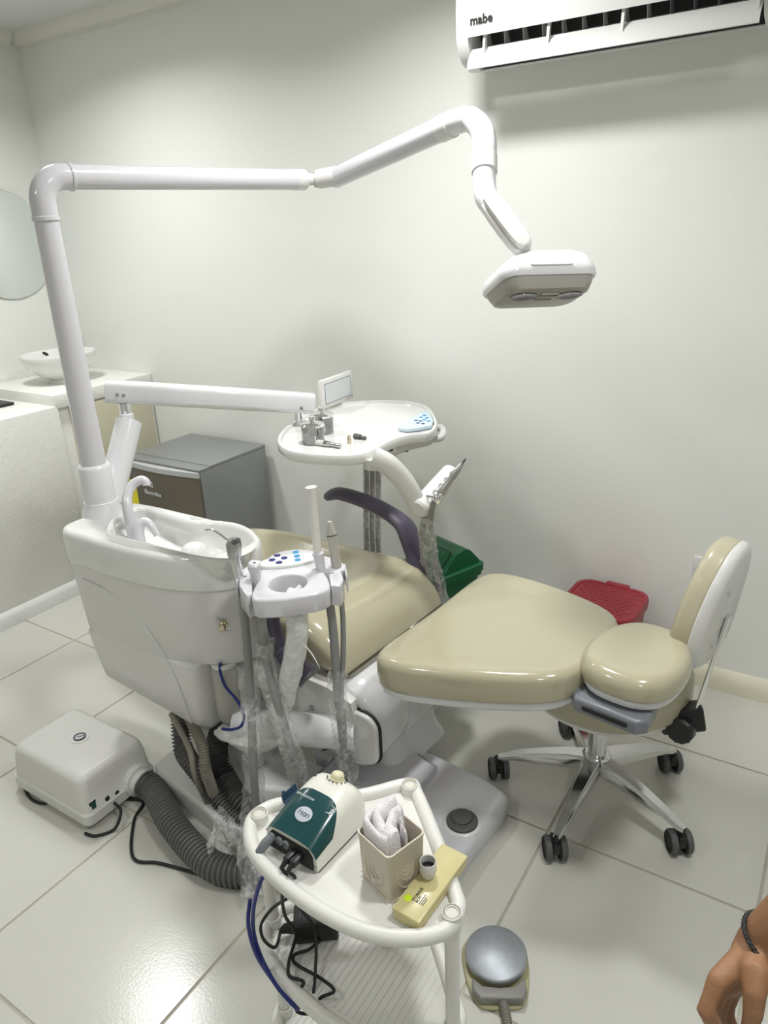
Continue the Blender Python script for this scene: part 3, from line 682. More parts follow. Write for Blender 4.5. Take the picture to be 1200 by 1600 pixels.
# arc moulding on the near panel
ac = crom([P(128, 905, Y=1.0405), P(170, 925, Y=1.0405), P(215, 965, Y=1.0405), P(250, 1015, Y=1.0415), P(278, 1070, Y=1.0425), P(298, 1130, Y=1.0435)], 8)
b = new(); tube(b, ac, .0016, 6); obj('arc_moulding', b, PLASWS, unit)
# spouts
b = new(); q0 = P(209, 842, z=UZ-.03); dpt = (q0-CP).dot(CF)
sp = crom([q0, P(200, 800, D=dpt-.015), P(199, 776, D=dpt-.01), P(207, 758, D=dpt), P(220, 750, D=dpt+.004), P(228, 753, D=dpt+.006), P(229, 759, D=dpt+.006)], 6)
n_ = len(sp); tube(b, sp, [.0145-.004*i/n_ for i in range(n_)], 16); lathe(b, [(.018, -.002), (.0175, .004)], Matrix.Translation(q0), 20); obj('filler_spout', b, GLOSSL, unit)
b = new(); q0 = P(218, 849, z=UZ-.03); dpt = (q0-CP).dot(CF)
sp = crom([q0, P(216, 832, D=dpt-.006), P(219, 820, D=dpt-.006), P(227, 815, D=dpt-.006), P(236, 821, D=dpt-.006), P(246, 837, D=dpt-.004)], 6)
n_ = len(sp); tube(b, sp, [.017-.009*i/n_ for i in range(n_)], 16); obj('rinse_spout', b, GLOSSL, unit)
# water knobs with plates
for (x, y, Y_) in ((350, 975, 1.086), ):
    q = P(x, y, Y=Y_); nv = V((.5, -.86, 0)).normalized(); xd = V((.86, .5, 0))
    q = q+nv*.004
    b = new(); slab(b, rrect(.034, .042, .003), -.001, .0012, .0005, M=frame(q, xd, (0, 0, 1))); pk = obj('knob_plate', b, STEELB, unit)
    b = new(); lathe(b, [(.012, 0), (.012, .006), (.0085, .007), (.0085, .018), (.006, .02)], at(q, nv), 20); obj('water_knob', b, BRASS, pk)
    text('plate_print', 'Water', .008, q+V((0, 0, .0155))+nv*.0013, xd, (0, 0, 1), INK, pk, ext=.0002); text('plate_print', 'ON  OFF', .006, q+V((0, 0, -.0165))+nv*.0013, xd, (0, 0, 1), INK, pk, ext=.0002)
q = P(393, 958, Y=1.15); nv = V((1, -.1, 0)); b = new(); lathe(b, [(.014, -.006), (.014, .002), (.008, .003), (.008, .016), (.006, .018)], at(q, nv), 20); obj('water_knob', b, BRASS, unit)
# bottle hanging from the unit
bc = P(358, 1090, Y=1.118); bc.z = 0
b = new(); lathe(b, [(.012, .290), (.030, .294), (.036, .306), (.037, .33), (.037, .455), (.030, .468), (.024, .4735)], Matrix.Translation(bc), 32); obj('water_bottle', b, BOTTLE, unit, angle=60)
b = new(); lathe(b, [(.034, .464), (.034, .4735)], Matrix.Translation(bc), 28); obj('bottle_cap', b, PLASW, unit)
dB = (bc+V((0, 0, .38))-CP).dot(CF)-.062
b = new(); tube(b, crom([P(344, 1036, D=dB), P(344, 1050, D=dB), P(352, 1072, D=dB), P(370, 1094, D=dB), P(381, 1116, D=dB), P(377, 1134, D=dB), P(362, 1140, D=dB+.01), P(347, 1139, D=dB+.02)], 8), .0038, 10); obj('bottle_tube', b, CABLEB, unit)
# connection box on the floor below the unit
b = new(); bx = [(-1.54, 1.06), (-1.50, 1.035), (-1.25, .998), (-1.09, .992), (-1.075, 1.30), (-1.56, 1.30)]
slab(b, bx, 0, .062, .014, 3, rb=.002); obj('connection_box_base', b, PLASW, unit, angle=50)
b = new(); box(b, (-1.545, 1.16, .06), (-1.25, 1.29, .27), .012); obj('connection_column', b, PLASW, unit)
# drain hoses under the unit
for r_, mt, lab, pts in ((.024, GREYR, 'wide dark ribbed drain hose dropping from the white unit', [(-1.45, 1.12, .28), P(285, 1165, Y=1.07), P(305, 1200, Y=1.04), P(340, 1245, z=.09), P(378, 1285, z=.05), P(430, 1310, z=.035), P(500, 1290, z=.03)]),
                       (.013, GREYT, 'slim taupe ribbed hose dropping from the white unit', [(-1.36, 1.07, .28), P(316, 1165, Y=1.02), P(322, 1205, Y=1.0), P(340, 1250, z=.08), P(372, 1290, z=.03), P(420, 1330, z=.018)]),
                       (.028, GREYD, 'broad dark ribbed hose curving behind the slim hoses under the unit', [(-1.30, 1.16, .28), P(338, 1170, Y=1.12), P(352, 1215, Y=1.1), P(378, 1255, z=.08), P(420, 1285, z=.045), P(470, 1285, z=.04)])):
    b = new(); corrug(b, crom(pts, 8), r_, .0095 if r_ > .02 else .006, .30, 16); tag(obj('drain_hose', b, mt), lab, 'hose')
b = new(); tube(b, crom([(-1.42, 1.06, .28), P(296, 1170, Y=1.01), P(305, 1210, Y=.99), P(325, 1255, z=.06), P(352, 1300, z=.03), P(372, 1330, z=.012), P(400, 1350, z=.01)], 8), .0085, 12); tag(obj('water_pipe', b, GREYT), 'smooth thin grey pipe hanging below the unit beside the ribbed hose', 'hose')
# ================================================================ operating light
LB = P(161, 800, z=UZ); LB = V((LB.x, LB.y, UZ))
light = thing('operating_light', 'white dental operating light on a tall post with a jointed overhead arm', 'dental light', LB)
E1 = P(74, 277, D=1.775); ZA = E1.z
TP = V((LB.x, LB.y, 0))
b = new(); lathe(b, [(.058, UZ-.002), (.056, UZ+.006), (.046, UZ+.03), (.046, UZ+.036), (.0425, UZ+.038), (.0440, UZ+.135), (.0405, UZ+.142), (.034, UZ+.145)], Matrix.Translation(TP), 40); obj('post_socket', b, GLOSSW, light, angle=40)
A0 = V((LB.x, LB.y, ZA)); A1 = P(462, 281, D=2.235); A1.z = ZA; ad = (A1-A0).normalized()
b = new(); lathe(b, [(.0335, UZ+.14), (.0295, ZA-.09)], Matrix.Translation(TP), 32); obj('post', b, GLOSSL, light)
b = new(); bend = [A0+V((0, 0, -.10)), A0+V((0, 0, -.075))]+[A0+V((0, 0, -.06))+V((0, 0, .06*math.sin(a)))+ad*(.06*(1-math.cos(a))) for a in [math.pi/2*k/10 for k in range(11)]]+[A0+ad*.075]
tube(b, bend, .031, 28); obj('elbow', b, GLOSSL, light)
b = new(); cyl(b, A0+V((0, 0, -.1)), A0+V((0, 0, -.088)), .0335, n=28, ch=.002); cyl(b, A0+ad*.073, A0+ad*.083, .0335, n=28, ch=.002); obj('elbow_ring', b, GLOSSL, light)
b = new(); cyl(b, A0+ad*.07, A1, .0295, n=32, ch=.002); obj('lower_arm', b, GLOSSL, light)
K = P(500, 281, D=2.25); K.z = ZA
b = new(); cyl(b, A1-ad*.01, A1+ad*.035, .0305, n=28, ch=.004); cyl(b, A1+ad*.03, K+ad*.005, .017, n=16); cyl(b, K+V((0, 0, -.025)), K+V((0, 0, .025)), .019, n=20, ch=.003); obj('joint', b, PLASW, light)
B0 = P(524, 278, D=2.22); B1 = P(700, 197, D=1.80); bd = (B1-B0).normalized()
b = new(); cyl(b, K, B0+bd*.03, .0285, n=28, ch=.004); obj('joint_cup', b, PLASW, light)
b = new(); cyl(b, B0, B1-bd*.02, .0295, n=32, ch=.002); obj('upper_arm', b, GLOSSL, light)
b = new(); cyl(b, B1-bd*.03, B1+bd*.02, .0315, n=28, ch=.004); lathe(b, [(.007, 0), (.007, .004), (.004, .005)], at(P(706, 194, D=1.765), -CF), 14); obj('arm_cuff', b, PLASW, light)
b = new(); g1, g2, g3, g4 = P(714, 190, D=1.775), P(757, 200, D=1.735), P(757, 248, D=1.715), P(757, 288, D=1.70)
tube(b, crom([B1, g1, P(735, 187, D=1.755), P(752, 203, D=1.735), P(757, 225, D=1.725), g3], 8), .0288, 28); obj('down_elbow', b, GLOSSW, light)
b = new(); cyl(b, P(757, 244, D=1.717), P(757, 271, D=1.706), .0305, n=28, ch=.002); obj('swivel_ring', b, PLASW, light)
b = new(); tube(b, crom([P(757, 268, D=1.707), P(757, 290, D=1.70), P(761, 310, D=1.69), P(775, 328, D=1.68)], 8), .0275, 28); obj('wrist_tube', b, GLOSSW, light)
# yoke: flat rounded strap running down to the head
y0, y1 = P(770, 325, D=1.665), P(836, 414, D=1.615); yd = (y1-y0).normalized(); yx = yd.cross(CF).normalized()
b = new(); yk = [(-.025, -.012), (.025, -.012), (.027, .02), (.0275, .06), (.026, .105), (.022, .13), (.012, .14), (-.012, .14), (-.022, .13), (-.026, .105), (-.0275, .06), (-.027, .02)]
slab(b, yk, -.018, .008, .006, 3, M=frame(y0, yx, yd)); obj('yoke', b, PLASW, light)
b = new(); slab(b, [(x*.72, y) for x, y in yk], -.035, -.016, .004, 2, M=frame(y0, yx, yd)); obj('yoke_rear', b, PLASWS, light)
# head
hcn = P(841, 440, D=1.63); hx = (P(915, 440, D=1.66)-P(765, 444, D=1.60)).normalized()
hzv = (V((0, 0, 1))+(-CF)*(-.40)+CR*(-.05)).normalized(); HMt = frame(hcn, hx, hzv.cross(hx)); 
def hring(w_, d_, z, r, oy=0, ox=0): return [HMt @ V((x+ox, y+oy, z)) for x, y in rrect(w_, d_, r, 6)]
b = new(); loft(b, [hring(.222, .15, -.012, .03), hring(.228, .156, -.006, .032), hring(.226, .154, .008, .032), hring(.215, .145, .024, .032, .004, .004), hring(.185, .125, .044, .034, .008, .018), hring(.13, .085, .060, .03, .012, .036)]); hd_ = obj('head_shell', b, GLOSSW, light, angle=55)
b = new(); loft(b, [hring(.218, .146, -.008, .03), hring(.21, .14, -.024, .034), hring(.196, .128, -.038, .034), hring(.17, .10, -.042, .03)]); hf = obj('lamp_face', b, HEADG, light, angle=45)
for sx in (-1, 1):
    b = new(); lathe(b, [(.028, 0), (.028, .004), (.02, .003), (.001, .001)], HMt @ Matrix.Translation((sx*.055, -.028, -.0405)) @ Matrix.Rotation(math.pi, 4, 'X') @ Matrix.Diagonal((1.15, .8, 1, 1)), 28); obj('lens', b, LENS, hf)
for k in range(3):
    b = new(); box(b, (-.022, -.05+k*.02, -.046), (.022, -.041+k*.02, -.04), .002, 1, M=HMt); obj('cooling_rib', b, HEADG, hf)
b = new(); slab(b, rrect(.10, .014, .006), 0, .003, .001, M=HMt @ Matrix.Translation((-.005, -.074, .012)) @ Matrix.Rotation(math.radians(55), 4, 'X')); obj('shell_slot', b, PLASWS, hd_)
b = new(); cyl(b, y1+yd*.02-yx*.03, y1+yd*.02+yx*.03, .018, n=24, ch=.003); obj('yoke_pivot', b, PLASW, light)
# ================================================================ instrument table
TZ = .925
tray = thing('instrument_table', 'white swivelling instrument tray table with button panel on a spring arm', 'instrument tray', (-1.7, 1.25, UZ))
s0 = P(174, 772, D=(V((LB.x, LB.y, UZ+.05))-CP).dot(CF)+.055); s1 = P(203, 654, Y=1.36)
b = new(); sd = (s1-s0).normalized(); tube(b, crom([s0-sd*.02, s0+sd*.05, s1-sd*.03, s1-sd*.008+V((0, 0, .0))], 6)+[s1+sd*.004], lambda t: .038 if t < .9 else .038*math.sqrt(max(.02, 1-((t-.9)/.1)**2)), 28); obj('carrier_tube', b, GLOSSW, tray, angle=70)
dA = (s1-CP).dot(CF); a0, a1 = P(166, 611, D=dA-.01), P(488, 630, D=dA+.19)
pin = P(196, 640, D=dA+.012)
b = new(); cyl(b, pin+V((0, 0, -.045)), pin+V((0, 0, -.01)), .021, n=24, ch=.003); obj('pin_collar', b, GLOSSW, tray)
b = new(); cyl(b, pin+V((0, 0, -.02)), pin+V((0, 0, .02)), .017, n=24); obj('pivot_pin', b, CHROME, tray)
av = (a1-a0).normalized(); side = av.cross(V((0, 0, 1))).normalized()
AM = frame(a0, av, side.cross(av)); L_ = (a1-a0).length
b = new(); pr_ = rrect(.066, .058, .017, 5); loft(b, [[AM @ V((x, p*s, q*s)) for p, q in pr_] for x, s in ((-.003, .94), (.0, 1), (L_, 1), (L_+.003, .94))]); arm = obj('spring_arm', b, GLOSSW, tray)
for q in ((183, 617), (193, 618), (471, 638)):
    sp_ = P(*q, D=dA-.03+.19*(q[0]-166)/322-.012); 
    M = frame(P(*q, D=1), av, side.cross(av)); b = new(); # find face point
    pp = P(*q, D=2.0); dr = (pp-CP).normalized(); tt = ((a0-side*-.0295 if side.dot(CF) < 0 else a0-side*.0295)-CP).dot(side)/dr.dot(side)
    lathe(b, [(.0055, -.001), (.0055, .0015), (.003, .002)], at(CP+dr*tt, -side if side.dot(CF) > 0 else side), 14); obj('arm_screw', b, STEELB, arm)
pin2 = P(468, 650, D=dA+.205)
b = new(); cyl(b, pin2+V((0, 0, -.035)), pin2+V((0, 0, .012)), .015, n=24); obj('pivot_pin', b, CHROME, tray)
b = new(); cyl(b, V((pin2.x, pin2.y, TZ-.03)), pin2+V((0, 0, -.015)), .019, n=24, ch=.002); obj('pin_collar', b, GLOSSW, tray)
tp = [(433, 688), (444, 669), (474, 649), (508, 633), (550, 627), (600, 625), (642, 627), (668, 635), (680, 650), (683, 664), (672, 676), (645, 679), (622, 684), (604, 692), (585, 702), (562, 710), (525, 712), (478, 709), (446, 702)]
tw = ccw(crom2([(p.x, p.y) for p in (P(x, y, z=TZ) for x, y in tp)], 4))
b = new(); zz = TZ
loft(b, [[V((x, y, z)) for x, y in inset(tw, d)] for d, z in ((.03, zz-.034), (.006, zz-.03), (0, zz-.024), (0, zz-.004), (.002, zz), (.010, zz), (.013, zz-.009), (.022, zz-.010))]); top = obj('tray_top', b, CERAM, tray, angle=50)
uh = [P(x, y, z=TZ-.03) for x, y in ((600, 700), (640, 684), (676, 676), (668, 645), (620, 640), (570, 660), (560, 690))]
b = new(); slab(b, [(p.x, p.y) for p in uh], TZ-.075, TZ-.03, .018, 3); obj('under_housing', b, PLASW, tray, angle=50)
# button panel
pp = [(622, 668), (640, 655), (664, 640), (672, 645), (677, 656), (675, 664), (655, 668), (635, 670)]
pw = [P(x, y, z=TZ+.003) for x, y in pp]
b = new(); slab(b, [(p.x, p.y) for p in pw], TZ-.008, TZ+.003, .002); pnl = obj('button_panel', b, PALEB, tray)
for q in ((663, 649), (658, 652), (667, 653), (663, 656), (670, 658)):
    b = new(); disc(b, P(*q, z=TZ+.003), None, .0065, .0015, 12); obj('button', b, SKY, pnl)
for q in ((650, 657), (657, 658), (653, 661), (661, 662)):
    b = new(); disc(b, P(*q, z=TZ+.003), None, .006, .0015, 12); obj('button', b, BLUE, pnl)
# name plate on the near side, switch knob, handle
q = P(607, 701, z=TZ-.035); nv = V((.55, -.83, 0)).normalized(); xd = V((.83, .55, 0))
b = new(); box(b, (-.022, -.011, -.012), (.022, .011, .006), .004, M=frame(q, xd, (0, 0, 1))); ns = obj('display_pod', b, PLASW, tray)
b = new(); box(b, (-.013, -.006, .0055), (.013, .006, .0068), M=frame(q, xd, (0, 0, 1))); obj('display', b, BLACK, ns)
h0 = P(668, 685, z=TZ-.045)
b = new(); tube(b, crom([h0+V((-.05, .03, 0)), h0, P(686, 685, z=TZ-.045), P(692, 678, z=TZ-.04), P(691, 670, z=TZ-.04), P(684, 668, z=TZ-.04)], 6), .0115, 14); obj('handle', b, PLASW, tray)
b = new(); cyl(b, h0+V((-.05, -.05, -.035)), h0+V((-.05, -.05, -.02)), .008, n=14); obj('knob', b, BLACK, tray)
# film viewer standing at the back
va, vb = P(506, 641, z=TZ+.002), P(552, 622, z=TZ+.002); vx = (vb-va).normalized(); wv = (vb-va).length
VM = frame(va+V((0, 0, .002)), vx, (0, 0, 1))
b = new(); box(b, (-.004, 0, -.016), (wv+.002, .098, 0), .003, M=VM); vw = obj('film_viewer', b, PLASW, tray)
b = new(); box(b, (.016, .016, -.001), (wv-.016, .082, .001), M=VM); obj('viewer_screen', b, mat('viewer_screen', srgb(212, 216, 218), .2, var=.01), vw)
b = new(); 
for x0_, y0_, x1_, y1_ in ((.014, .014, wv-.014, .016), (.014, .082, wv-.014, .084), (.014, .014, .016, .084), (wv-.016, .014, wv-.014, .084)): box(b, (x0_, y0_, -.0005), (x1_, y1_, .0012), M=VM)
obj('viewer_groove', b, GREYP, vw)
# instrument arm below the table and the holder bar
ip = crom([P(585, 716, Y=1.60), P(606, 726, Y=1.61), P(628, 748, Y=1.63), P(646, 776, Y=1.65), P(655, 802, Y=1.67)], 8)
b = new(); tube(b, ip, lambda t: .034-.008*t, prof=[(c*.62, s*1.0) for c, s in [(math.cos(2*math.pi*k/16), math.sin(2*math.pi*k/16)) for k in range(16)]], up=(0, 1, 0)); obj('instrument_arm', b, PLASWS, tray)
b = new(); q = P(584, 712, Y=1.62); cyl(b, q+V((0, 0, -.035)), V((q.x, q.y, TZ-.022)), .030, .036, n=24); obj('arm_root', b, PLASWS, tray)
i0, i1 = P(659, 790, Y=1.66), P(701, 744, Y=1.80); idr = (i1-i0).normalized()
b = new(); cyl(b, i0-idr*.02, i1+idr*.02, .030, n=32, ch=.006); hb_ = obj('holder_bar', b, PLASW, tray)
side2 = (CP-i0); side2 = (side2-idr*side2.dot(idr)).normalized(); fn = (side2+V((.35, 0, .05))).normalized(); fn = (fn-idr*fn.dot(idr)).normalized()
for k in range(5):
    c_ = i0.lerp(i1, .08+.21*k)+fn*.027
    b = new(); lathe(b, [(.0105, 0), (.0105, .0045), (.0085, .0035), (.001, .0015)], at(c_, fn) , 20); obj('holder_slot', b, LGREY, hb_)
hp0, hp1 = P(684, 778, Y=1.61), P(728, 716, Y=1.665); hv = (hp1-hp0)
hpt = thing('drill_handpiece', 'slim grey drill handpiece resting on the holder bar below the tray', 'handpiece', hp0)
b = new(); tube(b, [hp0+hv*t for t in (0, .05, .3, .5, .55, .75, .8, .88)], [.010, .012, .009, .0085, .0095, .0085, .006, .0055], 16); obj('barrel', b, STEELB, hpt)
b = new(); tube(b, [hp0+hv*t for t in (.88, .94, 1)], [.003, .0035, .0012], 12); obj('bur_tip', b, GREYD, hpt)
b = new(); lathe(b, [(.012, -.012), (.014, -.008), (.014, .008), (.011, .014)], at(hp0, hv), 20); tube(b, [hp0, hp0+V((-.03, -.01, .004))], .003, 8); obj('coupling', b, CHROME, hpt)
# hoses dropping from the holder bar, wrapped in film
for k, (lab, pts, r_) in enumerate((('left grey hose hanging from the holder bar behind the armrest', [P(664, 800, Y=1.67), P(660, 840, Y=1.70), P(664, 890, Y=1.76), P(680, 940, Y=1.82)], .0095), ('right grey hose hanging from the drill handpiece behind the armrest', [hp0, P(676, 790, Y=1.63), P(673, 830, Y=1.70), P(681, 890, Y=1.79), P(692, 950, Y=1.84)], .008))):
    b = new(); tube(b, crom(pts, 8), r_, 12); tag(obj('instrument_hose', b, GREYH), lab, 'hose')
for px_, yy in ((573, 1.84), (582, 1.87), (591, 1.90)):
    b = new(); tube(b, crom([P(px_-1, 715, Y=yy), P(px_, 760, Y=yy), P(px_-1, 820, Y=yy+.02), P(px_+1, 880, Y=yy+.04)], 6), .0085, 10); tag(obj('supply_hose', b, GREYH), 'grey supply hose hanging straight down below the tray behind the armrest', 'hose', 'supply hoses below the tray')
from mathutils import noise as mnoise
def film(path, r, mt, n=24, step=.012, crumple=.35, flat=1.):
    """loose sleeve: coherent long wrinkles plus a few bunched rings"""
    path = resample(path, step); F = frames(path); rings = []; sd = random.random()*50; L = 0.
    for i, (p, (t_, a_, b_)) in enumerate(zip(path, F)):
        rr = r[0]+(r[1]-r[0])*i/(len(path)-1) if isinstance(r, tuple) else r
        if i: L += (p-path[i-1]).length
        ring_ = []
        for k in range(n):
            a = 2*math.pi*k/n
            q = mnoise.noise(V((math.cos(a)*1.6+sd, math.sin(a)*1.6, L*22)))+.5*mnoise.noise(V((math.cos(a)*4+sd, math.sin(a)*4, L*60)))
            z_ = mnoise.noise(V((math.cos(a)*2+sd+9, math.sin(a)*2, L*30)))
            q = rr*(1+crumple*1.1*q)
            ring_.append(p+a_*(math.cos(a)*q)+b_*(math.sin(a)*q*flat)+t_*(z_*step*.8))
        rings.append(ring_)
    bm = new(); loft(bm, rings, False, False); return bm
b = film(crom([P(665, 800, Y=1.66), P(668, 840, Y=1.69), P(676, 895, Y=1.77), P(692, 950, Y=1.83)], 8), (.022, .03), FILM); tag(obj('hose_film', b, FILM, angle=15), 'crinkled clear plastic sleeve over the hoses under the holder bar', 'plastic sleeve')
b = film(crom([P(582, 730, Y=1.855), P(582, 790, Y=1.86), P(582, 870, Y=1.90)], 8), (.030, .032), FILM, crumple=.2); tag(obj('hose_film', b, FILM, angle=15), 'clear plastic sleeve around the three supply hoses below the tray', 'plastic sleeve')
# things lying on the tray
TS = TZ-.010
for q, sc_, lab in (((505, 676), 1.0, 'steel cotton jar at the back of the instrument tray'), ((490, 692), 1.0, 'steel cotton jar beside the handpiece head on the instrument tray')):
    c_ = P(*q, z=TS); t = thing('cotton_jar', lab, 'jar', c_, 'steel jars on the tray')
    Mj = Matrix.Translation(c_)
    b = new(); lathe(b, [(.031, 0), (.033, .003), (.034, .05), (.0345, .052)], Mj, 32); obj('body', b, STEELB if False else mat('marbled_steel', (.24, .24, .24), .14, metal=1, var=.5, vscale=45), t)
    b = new(); lathe(b, [(.036, .052), (.036, .058), (.03, .063), (.012, .066), (.001, .066)], Mj, 32); ld = obj('lid', b, CHROME, t, angle=50)
    b = new(); lathe(b, [(.006, .065), (.006, .07), (.009, .073), (.010, .078), (.007, .083), (.001, .084)], Mj, 20); obj('lid_knob', b, CHROME, ld, angle=60)
ca, cb_ = P(489, 690, z=TS+.009), P(532, 697, z=TS+.007); dv = cb_-ca
t = thing('contra_angle', 'silver and white contra-angle handpiece head lying before the jar', 'handpiece', P(510, 696, z=TS))
b = new(); tube(b, [ca+dv*x for x in (0, .1, .42)], [.0075, .009, .0085], 16); obj('sleeve', b, PLASWS, t)
b = new(); tube(b, [ca+dv*x for x in (.42, .5, .62, .66, .8, .82, 1)], [.0085, .0095, .0075, .006, .006, .0072, .007], 16); obj('drive_end', b, STEELB, t)
b = new(); cyl(b, P(546, 693, z=TS), P(546, 693, z=TS)+V((0, 0, .014)), .0065, n=14); cyl(b, P(546, 693, z=TS)+V((0, 0, .014)), P(546, 693, z=TS)+V((0, 0, .024)), .005, n=14); tag(obj('brass_coupling', b, BRASS), 'tiny brass coupling standing upright on the instrument tray', 'coupling')
ca, cb_ = P(554, 681, z=TS+.008), P(571, 685, z=TS+.005); dv = cb_-ca
b = new(); tube(b, [ca+dv*x for x in (0, .55, .58, .85, .87, 1)], [.0085, .0085, .005, .005, .0065, .006], 14); tag(obj('micro_motor_nut', b, GREYD), 'tiny dark metal coupling lying on its side on the instrument tray', 'coupling')
# ================================================================ assistant's holder on its wrapped arm
HZ = .775
ast = thing('assistant_holder', 'white cup-ring instrument holder with blue buttons on a wrapped arm', 'instrument holder', (-1.1, 1.14, .3))
def pxpoly(l, z=HZ): return ccw([(p.x, p.y) for p in (P(x, y, z=z) for x, y in l)])
cc = P(450, 911, z=HZ); hpl = crom2(pxpoly([(396, 936), (395, 921), (404, 904), (409, 884), (424, 866), (452, 858), (484, 858), (501, 866), (504, 888), (513, 903), (515, 918), (500, 926), (470, 932), (430, 937)]), 4)
hpl = cast_ring(ccw(hpl), 72, (cc.x, cc.y)); hole = [(cc.x+.041*math.cos(2*math.pi*k/72), cc.y+.041*math.sin(2*math.pi*k/72)) for k in range(72)]; hole2 = [(cc.x+.044*math.cos(2*math.pi*k/72), cc.y+.044*math.sin(2*math.pi*k/72)) for k in range(72)]
mid = HZ-.046
b = new(); loft(b, [Z(hole, mid), Z(inset(hpl, .004), mid), Z(hpl, mid+.004), Z(hpl, HZ-.006), Z(inset(hpl, .0018), HZ-.0018), Z(inset(hpl, .006), HZ), Z(hole2, HZ), Z(hole, HZ-.004), Z(hole, mid)], False, False); obj('holder_plate', b, GLOSSL, ast, angle=45)
for l_, zb in (([(372, 893), (385, 884), (405, 873), (414, 880), (402, 900), (386, 901), (376, 903)], .03), ([(498, 866), (524, 871), (538, 880), (538, 889), (525, 894), (508, 892)], .03), ([(373, 913), (374, 901), (385, 897), (394, 904), (394, 926), (386, 931)], .058), ([(365, 896), (370, 891), (374, 903), (369, 908)], .05), ([(513, 896), (533, 891), (537, 904), (531, 915), (517, 914)], .052), ([(536, 880), (540, 879), (543, 896), (540, 899)], .045)):
    b = new(); slab(b, pxpoly(l_), HZ-zb, HZ-.001, .004, 3, rb=.003); obj('clip', b, GLOSSL, ast)
pc_ = P(452, 874, z=HZ+.008); pa = (P(502, 866, z=HZ+.008)-P(402, 881, z=HZ+.008)); pang = math.atan2(pa.y, pa.x)
PMx = Matrix.Translation((pc_.x, pc_.y, HZ-.002)) @ Matrix.Rotation(pang, 4, 'Z')
b = new(); oval = [(.074*math.cos(2*math.pi*k/36), .030*math.sin(2*math.pi*k/36)) for k in range(36)]; slab(b, oval, 0, .010, .003, 3, M=PMx); pn = obj('button_pad', b, MINTP, ast)
for q in ((433, 868), (425, 875), (444, 872), (436, 879)):
    b = new(); disc(b, P(*q, z=HZ+.008), None, .0082, .0015, 16); obj('button', b, BLUE, pn)
for q in ((462, 863), (464, 869), (465, 875)):
    b = new(); disc(b, P(*q, z=HZ+.008), None, .0078, .0015, 16); obj('button', b, SKY, pn)
# wrapped arm
ap = crom([P(459, 928, z=HZ-.04), P(465, 965, Y=1.075), P(462, 1010, Y=1.08), P(452, 1060, Y=1.09), P(438, 1110, Y=1.10), P(426, 1142, Y=1.12)], 8)
b = new(); tube(b, ap, .019, 20); obj('arm', b, PLASW, ast)
b = film(ap, (.0245, .028), FILMW, step=.02, crumple=.10); obj('arm_wrap', b, FILMW, ast, angle=25)
b = film(crom([P(432, 1120, Y=1.14), P(424, 1150, Y=1.12), P(400, 1158, Y=1.10), P(372, 1152, Y=1.09), P(345, 1142, Y=1.09)], 8), (.036, .020), FILMW, step=.016, crumple=.3); obj('joint_wrap', b, FILMW, ast, angle=20)
b = new(); tube(b, crom([P(476, 1008, Y=1.05), P(486, 1020, Y=1.04), P(494, 1033, Y=1.035), P(500, 1045, Y=1.035)], 5), lambda t: .0022-.0018*t, 6); obj('tie_tail', b, PLASW, ast)
# instruments standing in the holder + their hoses
def hosepath(pts): return crom([P(x, y, Y=yy) if yy > .3 else P(x, y, z=yy) for x, y, yy in pts], 8)
yl = P(374, 900, z=HZ).y; 
t = thing('air_water_syringe', 'chrome three-way syringe with a bent nozzle in the white holder', 'syringe', P(372, 905, z=HZ))
s_b, s_t = P(374, 900, z=HZ), P(367, 872, Y=yl); 
b = new(); tube(b, [P(378, 925, Y=yl), s_b, s_t], [.0105, .0115, .0115], 18); obj('grip', b, mat('clear_grip', srgb(225, 225, 225), .08, metal=.75, var=.05), t)
b = new(); tube(b, [s_t, P(366, 866, Y=yl), P(365, 850, Y=yl), P(365, 843, Y=yl)], [.0135, .0155, .018, .012], 18); hh = obj('valve_head', b, STEELB, t)
for q in ((366, 847), (372, 845)):
    b = new(); lathe(b, [(.006, -.004), (.006, .006), (.004, .008)], at(P(*q, Y=yl-.014), (.5, -.6, .6)), 14); obj('valve_button', b, GREYD, hh)
b = new(); tube(b, [P(361, 848, Y=yl), P(346, 836, Y=yl), P(332, 828, Y=yl), P(321, 828, Y=yl)], [.003, .0028, .0026, .0022], 10); obj('nozzle', b, CHROME, t)
t = thing('saliva_ejector', 'long white saliva suction tube standing upright in the holder', 'suction tip', P(505, 895, z=HZ))
yr = P(502, 890, z=HZ).y
b = new(); tube(b, [P(512, 920, Y=yr), P(502, 893, Y=yr), P(498, 870, Y=yr), P(497, 865, Y=yr), P(496, 862, Y=yr)], [.011, .0115, .012, .0145, .010], 18); obj('valve', b, GLOSSL, t)
b = new(); tube(b, [P(497, 866, Y=yr), P(493, 830, Y=yr), P(489, 790, Y=yr), P(487, 768, Y=yr), P(486, 761, Y=yr)], [.0095, .0095, .0095, .0095, .013], 18); obj('tube', b, mat('milky_tube', srgb(232, 228, 224), .3, var=.02), t)
t = thing('curing_handpiece', 'grey tapered handpiece standing in the outer slot of the holder', 'handpiece', P(525, 890, z=HZ))
yq = P(527, 885, z=HZ).y
b = new(); tube(b, [P(531, 915, Y=yq), P(524, 872, Y=yq), P(519, 842, Y=yq), P(518, 834, Y=yq), P(516, 822, Y=yq), P(515, 815, Y=yq)], [.0115, .012, .0118, .012, .0065, .005], 18); obj('barrel', b, mat('warm_light_grey', srgb(186, 182, 174), .35), t)
b = new(); tube(b, [P(518.5, 836, Y=yq), P(518.2, 834.5, Y=yq)], .0123, 18); obj('ring', b, GREYD, t)
t = thing('suction_valve', 'short white suction valve with a flared top in the holder', 'suction tip', P(402, 910, z=HZ))
ym = P(400, 905, z=HZ).y
